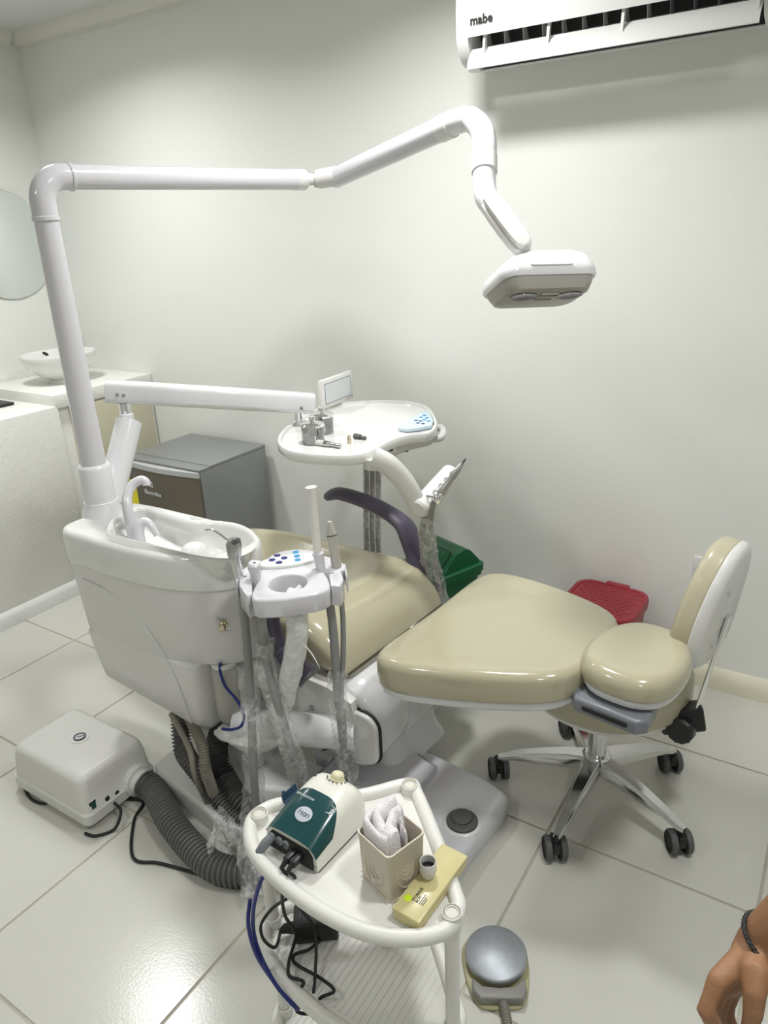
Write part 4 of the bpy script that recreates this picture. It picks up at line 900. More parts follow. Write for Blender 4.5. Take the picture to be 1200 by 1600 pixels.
b = new(); tube(b, [P(408, 940, Y=ym), P(401, 910, Y=ym), P(398, 893, Y=ym), P(398, 889, Y=ym), P(397, 882, Y=ym), P(397, 879, Y=ym)], [.011, .0115, .012, .015, .0155, .012], 18); obj('valve', b, GLOSSL, t)
b = new(); disc(b, P(397, 879.5, Y=ym), (0, 0, 1), .004, .001); obj('bore', b, BLACK, t)
for lab, pts, r_ in (('grey hose hanging from the chrome syringe', [(378, 925, yl), (384, 985, yl), (389, 1050, yl-.02), (393, 1120, yl-.03), (396, 1200, yl-.04), (400, 1260, .12), (405, 1310, .03)], .0105),
                     ('grey hose hanging from the short white suction valve', [(408, 940, ym), (411, 990, ym), (420, 1050, ym-.01), (437, 1110, ym-.02), (455, 1170, ym-.01), (472, 1230, .10), (490, 1275, .03)], .0105),
                     ('grey hose hanging from the tall white suction tube', [(512, 925, yr), (519, 970, yr), (524, 1030, yr-.01), (527, 1080, yr-.02), (533, 1130, yr-.03), (540, 1190, .18), (552, 1240, .07)], .0105),
                     ('thin grey hose hanging from the tapered handpiece', [(531, 915, yq), (536, 970, yq), (536, 1030, yq-.02), (533, 1075, yq-.04), (536, 1120, yq-.06), (543, 1180, .2), (556, 1236, .07)], .0065)):
    b = new(); tube(b, hosepath(pts), r_, 12); tag(obj('instrument_hose', b, GREYH), lab, 'hose')
b = film(hosepath([(385, 1040, yl), (390, 1090, yl-.02), (395, 1150, yl-.03), (396, 1230, .12), (392, 1300, .1), (394, 1340, .08), (398, 1400, .03)]), (.021, .032), FILM, crumple=.3); tag(obj('hose_film', b, FILM, angle=15), 'long torn clear plastic sleeve over the syringe hose', 'plastic sleeve')
b = film(hosepath([(414, 1000, ym), (416, 1040, ym), (430, 1095, ym-.01), (452, 1165, ym-.01), (474, 1232, .10)]), (.022, .026), FILM, crumple=.3); tag(obj('hose_film', b, FILM, angle=15), 'clear plastic sleeve over the slanting suction valve hose', 'plastic sleeve')
b = film(hosepath([(526, 1048, yr-.01), (529, 1090, yr-.02), (532, 1130, yr-.03), (541, 1190, .18), (553, 1240, .08)]), (.020, .024), FILM, step=.010, crumple=.5); tag(obj('hose_film', b, FILM, angle=15), 'bunched clear plastic sleeve over the pair of hoses before the chair', 'plastic sleeve')
b = film(hosepath([(342, 1268, .09), (350, 1300, .07), (348, 1336, .085)]), (.020, .042), FILM, step=.012, crumple=.5); tag(obj('hose_film', b, FILM, angle=15), 'loose scrap of clear plastic lying on the corrugated hose', 'plastic sleeve')

# ================================================================ stool
SC = V((-.412, 1.635, 0))
stool = thing('operator_stool', 'cream dentist stool on a polished five-star base with black castors', 'stool', SC)
cast = [P(868, 1345, z=0), P(1062, 1335, z=0), P(780, 1218, z=0), P(1048, 1207, z=0), P(890, 1150, z=0)]
b = new(); lathe(b, [(.03, .095), (.042, .1), (.045, .125), (.036, .145), (.03, .15)], Matrix.Translation(SC), 28); obj('hub', b, ALU, stool)
b = new(); cyl(b, SC+V((0, 0, .14)), SC+V((0, 0, .24)), .026, n=28, ch=.003); cyl(b, SC+V((0, 0, .23)), SC+V((0, 0, .33)), .017, n=24); obj('gas_column', b, CHROME, stool)
for c_ in cast:
    d = (c_-SC).normalized(); R_ = (c_-SC).length; sd = V((-d.y, d.x, 0)); rings = []
    for s, wv, zt, zb in ((.028, .026, .142, .098), (.08, .022, .138, .098), (.15, .018, .125, .094), (.22, .014, .107, .088), (R_-.012, .011, .092, .078), (R_+.004, .009, .088, .079)):
        p = SC+d*s; rings.append([p+sd*x+V((0, 0, z)) for x, z in ((-wv, zb), (-wv, zt-.008), (-wv*.7, zt), (wv*.7, zt), (wv, zt-.008), (wv, zb))])
    b = new(); loft(b, rings); lg = obj('base_arm', b, ALU, stool, angle=40)
    ct = new(); cyl(ct, c_+V((0, 0, .055)), c_+V((0, 0, .086)), .007, n=12); 
    tdir = V((-.55, .84, 0)).normalized(); ax = V((tdir.y, -tdir.x, 0)); cp = c_+tdir*.012
    box(ct, (-.011, -.026, .03), (.011, .022, .062), .006, 2, M=frame(cp, ax, tdir)); cst = obj('castor', ct, BLACK, stool)
    for s in (-1, 1):
        b = new(); lathe(b, [(.010, -.009), (.027, -.010), (.031, -.006), (.031, .006), (.027, .009), (.022, .010), (.021, .007), (.001, .008)], at(cp+ax*(s*.018)+V((0, 0, .031)), ax*s), 28); w_ = obj('wheel', b, BLACKR, cst, angle=40)
        b = new(); lathe(b, [(.0312, -.006), (.0318, 0), (.0312, .006), (.028, .0095), (.0275, .0095)], at(cp+ax*(s*.018)+V((0, 0, .031)), ax*s), 28, cap=False); obj('tread', b, GREYD, w_)
b = new(); box(b, (-.10, -.035, .305), (.20, .035, .335), .008, M=rotz(SC, 22)); obj('mechanism_plate', b, BLACK, stool)
so = [(.205*math.cos(2*math.pi*k/44)*(1+.04*math.cos(2*2*math.pi*k/44)), .2*math.sin(2*math.pi*k/44)) for k in range(44)]
SM = rotz(SC+V((.005, .02, 0)), 22)
b = new(); slab(b, so, .345, .44, .036, 6, top=lambda x, y: -.008*math.exp(-((x/.1)**2+(y/.1)**2)), rb=.014, rings_in=6, M=SM); obj('seat_cushion', b, CREAM2, stool, angle=75)
b = new(); slab(b, inset(ccw(so), .012), .332, .348, .003, 2, M=SM); obj('seat_shell', b, PLASW, stool)
# backrest: pad + shell facing the seat centre
bc_ = V((-.207, 1.755, 0)); fd = V((-.90, -.30, .34)).normalized()
lowp, topp = P(1098, 1024, Y=1.62), P(1152, 852, Y=1.62)
up = (topp-lowp).normalized(); wd = V((-.17, -.98, 0)).normalized(); wd = (wd-up*wd.dot(up)).normalized(); nrm = up.cross(wd); 
if nrm.dot(V((-1, -.3, 0))) < 0: nrm = -nrm; wd = -wd
BM = frame(lowp, up, wd)  # local x = up, y = width, z = ±normal
zs = 1 if (up.cross(wd)).dot(nrm) > 0 else -1
hL = (topp-lowp).length
bo_ = [(.0, 0), (.004, .06), (.02, .105), (.06, .128), (.13, .13), (.2, .112), (hL-.05, .09), (hL-.015, .06), (hL, .03), (hL+.003, 0)]
bo2 = crom2(bo_+[(x, -y) for x, y in bo_[::-1][1:-1]], 4)
b = new(); slab(b, bo2, 0, .048, .022, 5, top=lambda x, y: .14*y*y*0+.5*y*y, bot=lambda x, y: .5*y*y, rb=.006, rings_in=6, M=BM @ Matrix.Diagonal((1, 1, zs, 1))); obj('back_cushion', b, CREAM2, stool, angle=75)
b = new(); slab(b, inset(ccw(bo2), -.002), -.024, .001, .004, 4, top=lambda x, y: .5*y*y, bot=lambda x, y: .5*y*y, rb=.022, M=BM @ Matrix.Diagonal((1, 1, zs, 1))); bs = obj('back_shell', b, PLASW, stool, angle=60)
for x_ in (.06, .2):
    b = new(); slab(b, rrect(.016, .006, .0028), 0, .002, .0008, M=BM @ frame((x_, -.045, -zs*.0235+.0), (1, 0, 0), (0, 1, 0)) @ Matrix.Diagonal((1, 1, -zs, 1))); obj('shell_slot', b, LGREY, bs)
r0, r1 = P(1119, 1020, Y=1.63), P(1088, 1110, Y=1.625)
b = new(); rd = (r1-r0).normalized(); ra = rd.cross(wd).normalized(); rw = ra.cross(rd); loft(b, [[p+ra*x+rw*y for x, y in rrect(.008, .026, .0035, 3)] for p in (r0-rd*.1, r1+rd*.03)]); obj('back_bar', b, CHROME, stool)
c0 = P(1080, 1118, Y=1.625)
b = new(); M = frame(c0, (.85, .35, .2), (.3, .2, .95)); box(b, (-.075, -.035, -.024), (.028, .03, .024), .007, M=M); cb2 = obj('back_clamp', b, BLACK, stool)
k0 = P(1064, 1140, Y=1.585); b = new(); n = 24; kd = V((-.1, -.95, .2)).normalized(); KM = at(k0, kd)
loft(b, [[KM @ V((rr*(1+(.06 if k % 2 else 0))*math.cos(2*math.pi*k/n), rr*(1+(.06 if k % 2 else 0))*math.sin(2*math.pi*k/n), z)) for k in range(n)] for rr, z in ((.028, -.02), (.031, -.014), (.031, .012), (.026, .018))]); obj('clamp_knob', b, BLACK, cb2, angle=25)
# ================================================================ three-tier trolley
ZT = .53
rimpx2 = [(391, 1288), (398, 1330), (440, 1376), (500, 1420), (570, 1453), (640, 1463), (696, 1450), (716, 1418), (710, 1390), (687, 1325), (652, 1240), (636, 1224), (560, 1242), (450, 1252), (408, 1266)]
rw_ = [(p.x, p.y) for p in (P(x, y, z=ZT) for x, y in rimpx2)]
rs = ccw(crom2(rw_, 5)); 
posts = [P(706, 1425, z=ZT+.012), P(405, 1270, z=ZT+.012), P(640, 1225, z=ZT+.012)]
cart = thing('utility_trolley', 'ivory plastic three-cornered trolley with tube legs in front of the chair', 'trolley', (-.56, .75, 0))
for zt in (ZT, ZT-.255, ZT-.505):
    b = new(); slab(b, inset(rs, .006), zt-.012, zt-.006, .002, 2); sh = obj('shelf', b, PLASC, cart)
    b = new(); ringp = [V((x, y, zt)) for x, y in rs]; F_ = []
    n = len(ringp); rr_ = []
    for i in range(n):
        t_ = (ringp[(i+1) % n]-ringp[i-1]).normalized(); o_ = V((t_.y, -t_.x, 0))
        rr_.append([ringp[i]+o_*x+V((0, 0, z)) for x, z in [(.0125*math.cos(2*math.pi*k/12), .0135*math.sin(2*math.pi*k/12)-.004) for k in range(12)]])
    loft(b, rr_+[rr_[0]], False, False); obj('rim', b, PLASC, sh, angle=60)
    if zt < ZT:
        b = new(); 
        xs = [p[0] for p in rs]; cx_ = (min(xs)+max(xs))/2
        for k in range(26):
            x = min(xs)+.03+k*.0125
            ys = []
            for i in range(len(rs)):
                (xa, ya), (xb, yb) = rs[i-1], rs[i]
                if (xa-x)*(xb-x) < 0: ys.append(ya+(yb-ya)*(x-xa)/(xb-xa))
            if len(ys) >= 2 and max(ys)-min(ys) > .06: box(b, (x-.002, min(ys)+.022, zt-.0065), (x+.002, max(ys)-.022, zt-.0045))
        obj('shelf_ribs', b, PLASC, sh, smooth=False)
for p in posts:
    q = V((p.x, p.y, 0)); b = new(); cyl(b, q, q+V((0, 0, ZT+.004)), .0118, n=20); pst = obj('post', b, PLASC, cart)
    b = new(); lathe(b, [(.015, ZT-.02), (.0152, ZT+.012), (.0128, ZT+.014), (.0122, ZT+.010), (.0122, ZT-.002)], Matrix.Translation(q), 24, cap=False); obj('socket', b, PLASC, pst)
    b = new(); lathe(b, [(.0112, ZT+.002), (.0112, ZT+.013), (.0092, ZT+.0135), (.009, ZT+.011), (.0005, ZT+.011)], Matrix.Translation(q), 24); obj('post_cap', b, mat('cap_grey', srgb(216, 213, 202), .5), pst)
    for zl in (ZT-.255, ZT-.505):
        b = new(); lathe(b, [(.0150, zl-.02), (.0152, zl+.016), (.0125, zl+.018)], Matrix.Translation(q), 20, cap=False); obj('socket', b, PLASC, pst)
ZS = ZT-.006
# ---------------------------------------------------------------- ultrasonic scaler
f0, f1 = P(419, 1319, z=ZS), P(497, 1366, z=ZS); fx = (f1-f0).normalized(); W_ = (f1-f0).length
fy = V((-fx.y, fx.x, 0)); 
bk = P(566, 1290, z=ZS); yl_ = (bk-f1).dot(fy)+.03
Fm = frame((f0+f1)/2, fx, fy)
sca = thing('ultrasonic_scaler', 'ivory and teal ultrasonic scaler with a dial standing on the trolley', 'scaler', (f0+f1)/2)
LEN = max(.14, yl_)
def prof(y):
    s = y/LEN
    h = .048+.025*math.sin(min(1, s/.72)*math.pi/2)
    wv = W_/2
    if s > .72: k = (s-.72)/.28; h *= math.sqrt(max(.0, 1-.80*k**2.4)); wv *= math.sqrt(max(.02, 1-.55*k**2.2))
    return wv, h
def sp_(y, a, off=0.):
    wv, h = prof(y); c_, s_ = math.cos(a), math.sin(a); e = .5
    x = math.copysign(abs(c_)**e, c_)*wv; z = (abs(s_)**e)*h
    return Fm @ V((x+off*c_, y, z+off*s_+.004))
NA = 26
b = new(); loft(b, [[sp_(LEN*t, math.pi*k/NA) for k in range(NA+1)] for t in (0, .02, .1, .2, .3, .4, .5, .6, .7, .78, .85, .91, .96, 1)], True, True); 
for f in list(b.faces): pass
body = obj('shell', b, IVORY, sca, angle=50)
b = new(); loft(b, [[sp_(LEN*t, a, -.003) for a in (0, math.pi)]+[Fm @ V((-prof(LEN*t)[0], LEN*t, .0)), Fm @ V((prof(LEN*t)[0], LEN*t, 0))] for t in (0.02, .3, .7, .95)]); obj('base', b, GREYD, sca, smooth=False)
b = new(); rows = []
for i in range(12):
    t = i/11; row = []
    for k in range(25):
        a = math.pi*(.10+.80*k/24); s = math.cos(a)
        ytop = LEN*.56*math.sqrt(max(.05, 1-.9*s*s*.9)); row.append(sp_(-.002+ytop*t, a, .0012))
    rows.append(row)
loft(b, rows, False, False, closed=False)
teal = obj('teal_cover', b, TEAL, sca, angle=60)
b = new(); loft(b, [[Fm @ V((x, -.004 if i else .003, z)) for x, z in ((-W_*.43, .006), (W_*.43, .006), (W_*.43, .03), (W_*.36, .042), (-W_*.36, .042), (-W_*.43, .03))] for i in (0, 1)]); bp_ = obj('socket_panel', b, DARKIN, sca, smooth=False)
for x in (-.33, -.18, -.05):
    b = new(); lathe(b, [(.0075, 0), (.0075, .004), (.0055, .005), (.005, .002)], Fm @ frame((x*W_, -.004, .033), (1, 0, 0), (0, 0, 1)), 16); obj('jack', b, GREYP, bp_)
kp = sp_(LEN*.83, math.pi*.50)
kn = (V((0, 0, 1))+fy*.42).normalized(); KMm = at(kp-kn*.001, kn)
b = new(); lathe(b, [(.0135, 0), (.0135, .002), (.0118, .0025), (.0118, .009), (.009, .013), (.004, .0145), (.0005, .015)], KMm, 28); kb = obj('power_dial', b, mat('dial_ivory', srgb(222, 216, 180), .3), sca, angle=60)
b = new()
for k in range(11):
    a = math.radians(200+k*26); box(b, (.0165, -.0007, .0), (.0195, .0007, .002), M=KMm @ Matrix.Rotation(a, 4, 'Z'))
obj('dial_marks', b, INK, sca, smooth=False)
b = new(); disc(b, sp_(LEN*.74, math.pi*.66, 0.0), (0, .2, 1), .0022, .001); obj('indicator_light', b, INK, sca)
def onsh(y, a, off=.0016):
    p0_ = sp_(y, a, off); ty = (sp_(y+.004, a, off)-p0_).normalized(); tx = (sp_(y, a-.05, off)-p0_).normalized(); return p0_, tx, ty
p_, tx, ty = onsh(LEN*.24, math.pi*.5)
b = new(); slab(b, [(.0165*math.cos(2*math.pi*k/28), .0135*math.sin(2*math.pi*k/28)) for k in range(28)], 0, .001, .0003, M=frame(p_, tx, ty)); od = obj('model_oval', b, mat('badge_silver', srgb(190, 196, 206), .3, var=0), teal)
p_, tx, ty = onsh(LEN*.24, math.pi*.5, .0028); text('model_lettering', 'UDS-J', .0095, p_, -tx, -ty, INK, od, ext=.0002, bold=.0001)
p_, tx, ty = onsh(LEN*.42, math.pi*.54); text('maker_lettering', 'WOODPECKER', .0058, p_+ty*.001, -tx, -ty, WHITEINK, teal, ext=.0002)
p_, tx, ty = onsh(LEN*.42, math.pi*.36, .002)
b = new(); Mx = frame(p_, -tx, -ty)
tube(b, [Mx @ V(q) for q in ((.006, .008, 0), (0, .005, 0), (-.003, -.001, 0), (.001, -.006, 0))], [.0006, .0012, .0013, .0005], 6); tube(b, [Mx @ V(q) for q in ((-.004, .009, 0), (0, .005, 0), (.001, -.001, 0))], .0006, 6); tube(b, [Mx @ V(q) for q in ((-.006, -.008, 0), (.006, -.008, 0))], .0006, 6); tube(b, [Mx @ V(q) for q in ((-.004, -.008, 0), (.002, -.001, 0))], .0006, 6)
obj('maker_emblem', b, WHITEINK, teal)
h_ = P(436, 1262, z=ZS+.06); b = new(); Mh = frame(sp_(LEN*.5, math.pi*.93, .003), fy, (0, 0, 1)); tube(b, [Mh @ V(q) for q in ((-.01, -.002, -.004), (-.01, .004, -.016), (-.01, .016, -.018))], .003, 8); loft(b, [[Mh @ V((x, y, z)) for y, z in ((-.006, -.003), (.0, -.013), (.014, -.016), (.015, -.013), (.004, -.010), (0, -.002))] for x in (-.018, .018)]); obj('handpiece_hook', b, mat('teal_blue_hook', srgb(24, 58, 84), .3), sca)
for sx in (-1, 1):
    b = new(); lathe(b, [(.003, 0), (.003, .001)], Fm @ frame((sx*W_*.465, -.001, .012), (1, 0, 0), (0, 0, 1)), 10); obj('corner_screw', b, STEELB, sca)
# plugs and cables of the scaler
ZL = ZT-.255-.0045
def pp3(l): return crom([P(x, y, z=z) for x, y, z in l], 8)
j0 = Fm @ V((-.33*W_, -.004, .033)); b = new(); tube(b, [j0, j0+V((-.006, -.012, -.008)), j0+V((-.012, -.024, -.02)), j0+V((-.014, -.028, -.026))], [.007, .0085, .007, .004], 12); tag(obj('round_plug', b, GREYP), 'grey round plug pushed into the teal scaler', 'plug')
j1 = j0+V((-.014, -.028, -.026))
b = new(); tube(b, crom([j1, P(420, 1352, z=ZS+.005), P(406, 1380, z=ZS-.03), P(396, 1420, z=ZT-.1), P(397, 1460, z=ZT-.17), P(410, 1500, z=ZT-.22), P(432, 1540, z=ZT-.25), P(458, 1570, z=ZT-.27), P(466, 1576, z=ZT-.29), P(455, 1566, z=ZT-.30), P(425, 1530, z=ZT-.27), P(400, 1490, z=ZT-.2), P(388, 1445, z=ZT-.14), P(391, 1405, z=ZT-.1)], 8), .0036, 10); tag(obj('blue_cable', b, CABLEB), 'dark blue cable looping down the front of the trolley', 'cable')
for k, (xo, lab, pts) in enumerate(((.12, 'black power cable hanging in loops from the scaler to the adapter', [(448, 1372, ZS), (441, 1400, ZT-.05), (446, 1432, ZT-.14), (462, 1460, ZL+.02), (452, 1500, ZL+.02), (452, 1525, ZL+.015), (474, 1534, ZL+.018), (466, 1552, ZT-.262), (464, 1580, ZT-.30), (490, 1582, ZT-.31), (500, 1560, ZT-.26), (522, 1548, ZL+.02), (500, 1528, ZL+.006), (462, 1506, ZL+.006), (460, 1492, ZL+.006), (482, 1484, ZL+.006), (500, 1470, ZL+.01)]),
                            (.24, 'black thin cable dropping straight from the scaler past the lower shelf', [(461, 1372, ZS), (455, 1390, ZT-.04), (466, 1415, ZT-.11), (489, 1445, ZT-.20), (494, 1480, ZT-.235), (492, 1530, ZT-.25), (491, 1560, ZT-.27), (508, 1578, ZT-.3), (532, 1593, ZT-.31), (550, 1590, ZT-.31), (540, 1584, ZT-.305), (515, 1592, ZT-.32), (494, 1582, ZT-.32), (500, 1560, ZT-.28)]))):
    j = Fm @ V((xo*W_, -.004, .028)); b = new(); box(b, (-.006, -.02, -.006), (.006, .004, .006), .002, M=Fm @ Matrix.Translation((xo*W_, -.008, .028))); tube(b, [Fm @ V((xo*W_, -.026, .028)), Fm @ V((xo*W_, -.04, .022))], [.005, .0032], 10)
    tag(obj('power_plug', b, BLACK), ('black plug on the scaler beside the grey round plug', 'black plug on the scaler nearest the ivory side')[k], 'plug')
    b = new(); tube(b, crom([Fm @ V((xo*W_, -.038, .022))]+[P(x, y, z=z) for x, y, z in pts], 8), .0030, 8); tag(obj('power_cable', b, BLACKR), lab, 'cable')
ad = P(488, 1458, z=ZL); Ma = rotz((ad.x, ad.y, ZL), 38)
t = thing('power_adapter', 'black power adapter brick lying on the lower trolley shelf', 'power adapter', ad)
b = new(); box(b, (-.032, -.024, .001), (.05, .03, .048), .006, M=Ma); obj('case', b, BLACK, t)
b = new()
for k in range(8): box(b, (-.026+k*.0075, -.02, .0475), (-.023+k*.0075, .02, .0495), M=Ma)
obj('vent_ribs', b, BLACKR, t, smooth=False)
b = new(); tube(b, [Ma @ V(q) for q in ((-.03, 0, .02), (-.05, 0, .02), (-.06, -.004, .018))], [.012, .009, .004], 10); obj('lead_plug', b, BLACK, t)
b = new(); tube(b, crom([Ma @ V((-.058, -.004, .018)), P(430, 1480, z=ZL+.02), P(412, 1468, z=ZL+.03), P(408, 1445, z=ZL+.05), P(425, 1420, z=ZL+.09), P(447, 1405, z=ZL+.14)], 8), .003, 8); tag(obj('adapter_lead', b, BLACKR), 'black lead curling round the side of the adapter brick', 'cable')
q = P(598, 1455, z=ZL); b = new(); lathe(b, [(.019, 0), (.02, .003), (.02, .02), (.018, .023), (.0005, .0235)], Matrix.Translation((q.x, q.y, ZL)), 28); tag(obj('red_cap', b, REDP), 'small red round cap on the lower trolley shelf', 'cap')
# ---------------------------------------------------------------- beige box with paper towels
n0, nl, nr = P(611, 1411, z=ZS), P(560, 1371, z=ZS), P(668, 1372, z=ZS)
ctr = (nl+nr)/2; bx_ = (nr-n0); ang = math.degrees(math.atan2(bx_.y, bx_.x))-90
sz = ((nl-n0).length+(nr-n0).length)/2; hB = .098
Mb = Matrix.Translation(ctr) @ Matrix.Rotation(math.radians(ang+4), 4, 'Z')
t = thing('towel_box', 'open beige square plastic box with embossed sides on the trolley', 'box', ctr)
def br(s, z, r=.008): return [Mb @ V((x, y, z)) for x, y in rrect(s, s, r, 4)]
b = new(); loft(b, [br(sz*.98, 0), br(sz, .003), br(sz*1.05, hB-.006), br(sz*1.075, hB-.004), br(sz*1.075, hB), br(sz*1.01, hB), br(sz*.99, hB-.006), br(sz*.93, .005)]); obj('box_wall', b, BEIGE, t, angle=45)
for fa in (0, 90, 180, 270):
    Mf = Mb @ Matrix.Rotation(math.radians(fa), 4, 'Z') @ frame((0, -sz*.513, hB*.46), (1, 0, 0), (0, .03, 1))
    b = new(); el_ = [(.021*math.cos(2*math.pi*k/28), .03*math.sin(2*math.pi*k/28), 0) for k in range(28)]
    tube(b, [Mf @ V(q) for q in el_+[el_[0]]], .0009, 6); random.seed(3)
    for s_ in (-1, 1):
        tube(b, [Mf @ V((s_*.004*math.sin(k*.9)+s_*.002, -.02+k*.005, 0)) for k in range(9)], .0009, 5)
        for k in range(4): tube(b, [Mf @ V((0, -.016+k*.009, 0)), Mf @ V((s_*.010, -.011+k*.009, 0)), Mf @ V((s_*.013, -.005+k*.008, 0))], .0008, 5)
    obj('embossed_motif', b, BEIGE, t)
    b = new(); tube(b, [Mf @ V((-sz*.47, hB*.41, .0002)), Mf @ V((sz*.47, hB*.41, .0002))], .0009, 5); tube(b, [Mf @ V((-sz*.46, -hB*.39, .0002)), Mf @ V((sz*.46, -hB*.39, .0002))], .0009, 5); obj('raised_line', b, BEIGE, t)
# folded paper towels pushed into the box: thick bent sheets
t = thing('paper_towels', 'crumpled white folded paper towels stuffed into the beige box', 'paper towels', ctr+V((0, 0, .02)))
def sheet(cl, height, zb, th=.0035, wob=.002, seed=0, lean=(0, 0), slope=0.):
    path = resample(crom([V((x, y, 0)) for x, y in cl], 8), n=34); F = frames(path, up=(0, 0, 1)); bm = new(); rings = []
    for s in (0, .2, .4, .6, .72, .82, .9, .95, .98, 1.):
        k_ = math.sqrt(max(.04, 1-max(0, (s-.9)/.1)**2)); o_, i_ = [], []
        for i, (p, (tt_, a_, b_)) in enumerate(zip(path, F)):
            u_ = i/34; wv = wob*math.sin(i*.5+seed*2+s*3)+wob*1.4*mnoise.noise(V((u_*5, s*3, seed*7.3)))
            z = zb+(height-slope*u_)*s+.004*mnoise.noise(V((u_*6, seed*3.1, 2)))*s
            c_ = p+b_*wv+V((lean[0]*s*s, lean[1]*s*s, z)); o_.append(Mb @ (c_+b_*th*k_)); i_.append(Mb @ (c_-b_*th*k_))
        rings.append(o_+i_[::-1])
    loft(bm, rings); return bm
for cl, h_, zb, th, lean, sl, sd in (([(-.026, .031), (-.031, .008), (-.029, -.020), (-.010, -.030), (.012, -.030), (.024, -.024)], .114, .01, .0055, (-.005, .002), .010, 1), ([(-.016, .030), (-.019, .012), (-.015, -.008), (.0, -.017), (.018, -.018), (.027, -.012)], .122, .01, .0080, (-.008, .002), .014, 2), ([(-.004, .031), (-.004, .016), (.003, .002), (.015, -.005), (.026, -.006)], .118, .01, .0080, (-.004, -.002), .010, 3), ([(.002, .020), (.014, .012), (.029, .008)], .110, .01, .0022, (.002, -.002), .006, 4)):
    b = sheet(cl, h_, zb, th, .0016, sd, lean, sl); obj('folded_sheet', b, PAPER, t, angle=70)
# ---------------------------------------------------------------- yellowed case with the small cup
zc_ = ZS+.026
k0_, k1_, k2_ = P(613, 1417, z=zc_), P(654, 1441, z=zc_), P(692, 1318, z=zc_)
kx = (k1_-k0_); kl = (k2_-k0_); ky = kl-kx.normalized()*kl.dot(kx.normalized()); wC, lC = kx.length, ky.length
Mc = frame(V((k0_.x, k0_.y, ZS)), kx, ky)
t = thing('storage_case', 'yellowed translucent plastic storage case lying on the trolley edge', 'case', Mc @ V((wC/2, lC/2, 0)))
b = new(); box(b, (0, 0, .001), (wC, lC, .016), .003, M=Mc); obj('case_bottom', b, YELLOWC, t)
b = new(); box(b, (-.0012, -.0012, .0165), (wC+.0012, lC+.0012, .026), .003, M=Mc); lidc = obj('case_lid', b, YELLOWC, t)
b = new(); disc(b, Mc @ V((.011, .026, .026)), None, .006, .0006, 20); obj('green_dot', b, mat('lime_dot', srgb(206, 238, 24), .5, var=0), lidc)
d_x, d_y = (Mc.to_3x3() @ V((0, 1, 0))), (Mc.to_3x3() @ V((-1, 0, 0)))
text('case_lettering', 'STORAGE', .0062, Mc @ V((.020, .026, .0262)), d_x, d_y, INK, lidc, ext=.0002, align='LEFT', bold=.0001); text('case_lettering', 'BOX', .0062, Mc @ V((.026, .026, .0262)), d_x, d_y, INK, lidc, ext=.0002, align='LEFT', bold=.0001)
b = new()
for k in range(3): box(b, (.030+k*.003, .026, .0260), (.0312+k*.003, .046-.003*k, .0263), M=Mc)
obj('small_print', b, INK, lidc, smooth=False)
cpp = P(669, 1368, z=ZS+.0262); Mk = Matrix.Translation(cpp)
t = thing('dappen_cup', 'small white plastic tube cup standing on the yellowed case', 'cup', cpp)
b = new(); lathe(b, [(.009, .0), (.0105, .002), (.0135, .012), (.0135, .030), (.0128, .031), (.0115, .030), (.0115, .018)], Mk, 28, cap=False); obj('cup_wall', b, PLASWS, t)
b = new(); lathe(b, [(.0114, .0150), (.0114, .0165)], Mk, 24); obj('dark_inside', b, BLACK, t)  # black disc set inside the tube, below its rim

# ================================================================ person standing at the right edge of the frame (only the right hand shows)
def fuse(name, parts, m, parent, voxel, smooth=6, fac=.5):
    """tapered capsule chains fused into one continuous surface"""
    bm = new()
    for pts, rad in parts:
        pts = [V(p) for p in pts]; n = 14
        d0 = (pts[0]-pts[1]).normalized(); d1 = (pts[-1]-pts[-2]).normalized()
        path = [pts[0]+d0*rad[0]*.92, pts[0]+d0*rad[0]*.6]+pts+[pts[-1]+d1*rad[-1]*.6, pts[-1]+d1*rad[-1]*.92]
        rr = [rad[0]*.3, rad[0]*.78]+list(rad)+[rad[-1]*.78, rad[-1]*.3]
        tube(bm, path, rr, n)
    me = bpy.data.meshes.new('tmp'); bm.to_mesh(me); bm.free(); o = bpy.data.objects.new('tmp', me); COL.objects.link(o)
    r = o.modifiers.new('r', 'REMESH'); r.mode = 'VOXEL'; r.voxel_size = voxel; r.use_smooth_shade = True
    s = o.modifiers.new('s', 'SMOOTH'); s.factor = fac; s.iterations = smooth
    bpy.context.view_layer.update(); me2 = bpy.data.meshes.new_from_object(o.evaluated_get(bpy.context.evaluated_depsgraph_get()))
    bpy.data.objects.remove(o); bpy.data.meshes.remove(me)
    bm = new(); bm.from_mesh(me2); bpy.data.meshes.remove(me2)
    return obj(name, bm, m, parent, angle=None)
PB = V((.42, .80, 0))
person = thing('person', 'person in blue jeans with a black cord bracelet on the hanging hand', 'person', PB)
HD = .80
wr = P(1192, 1474, D=HD+.0)
def hp_(x, y, d=0.): return P(x, y, D=HD+d)
sh = PB+V((-.19, 0, 1.37)); elb = V((wr.x+.10, wr.y-.0, wr.z+.235))
hand = []
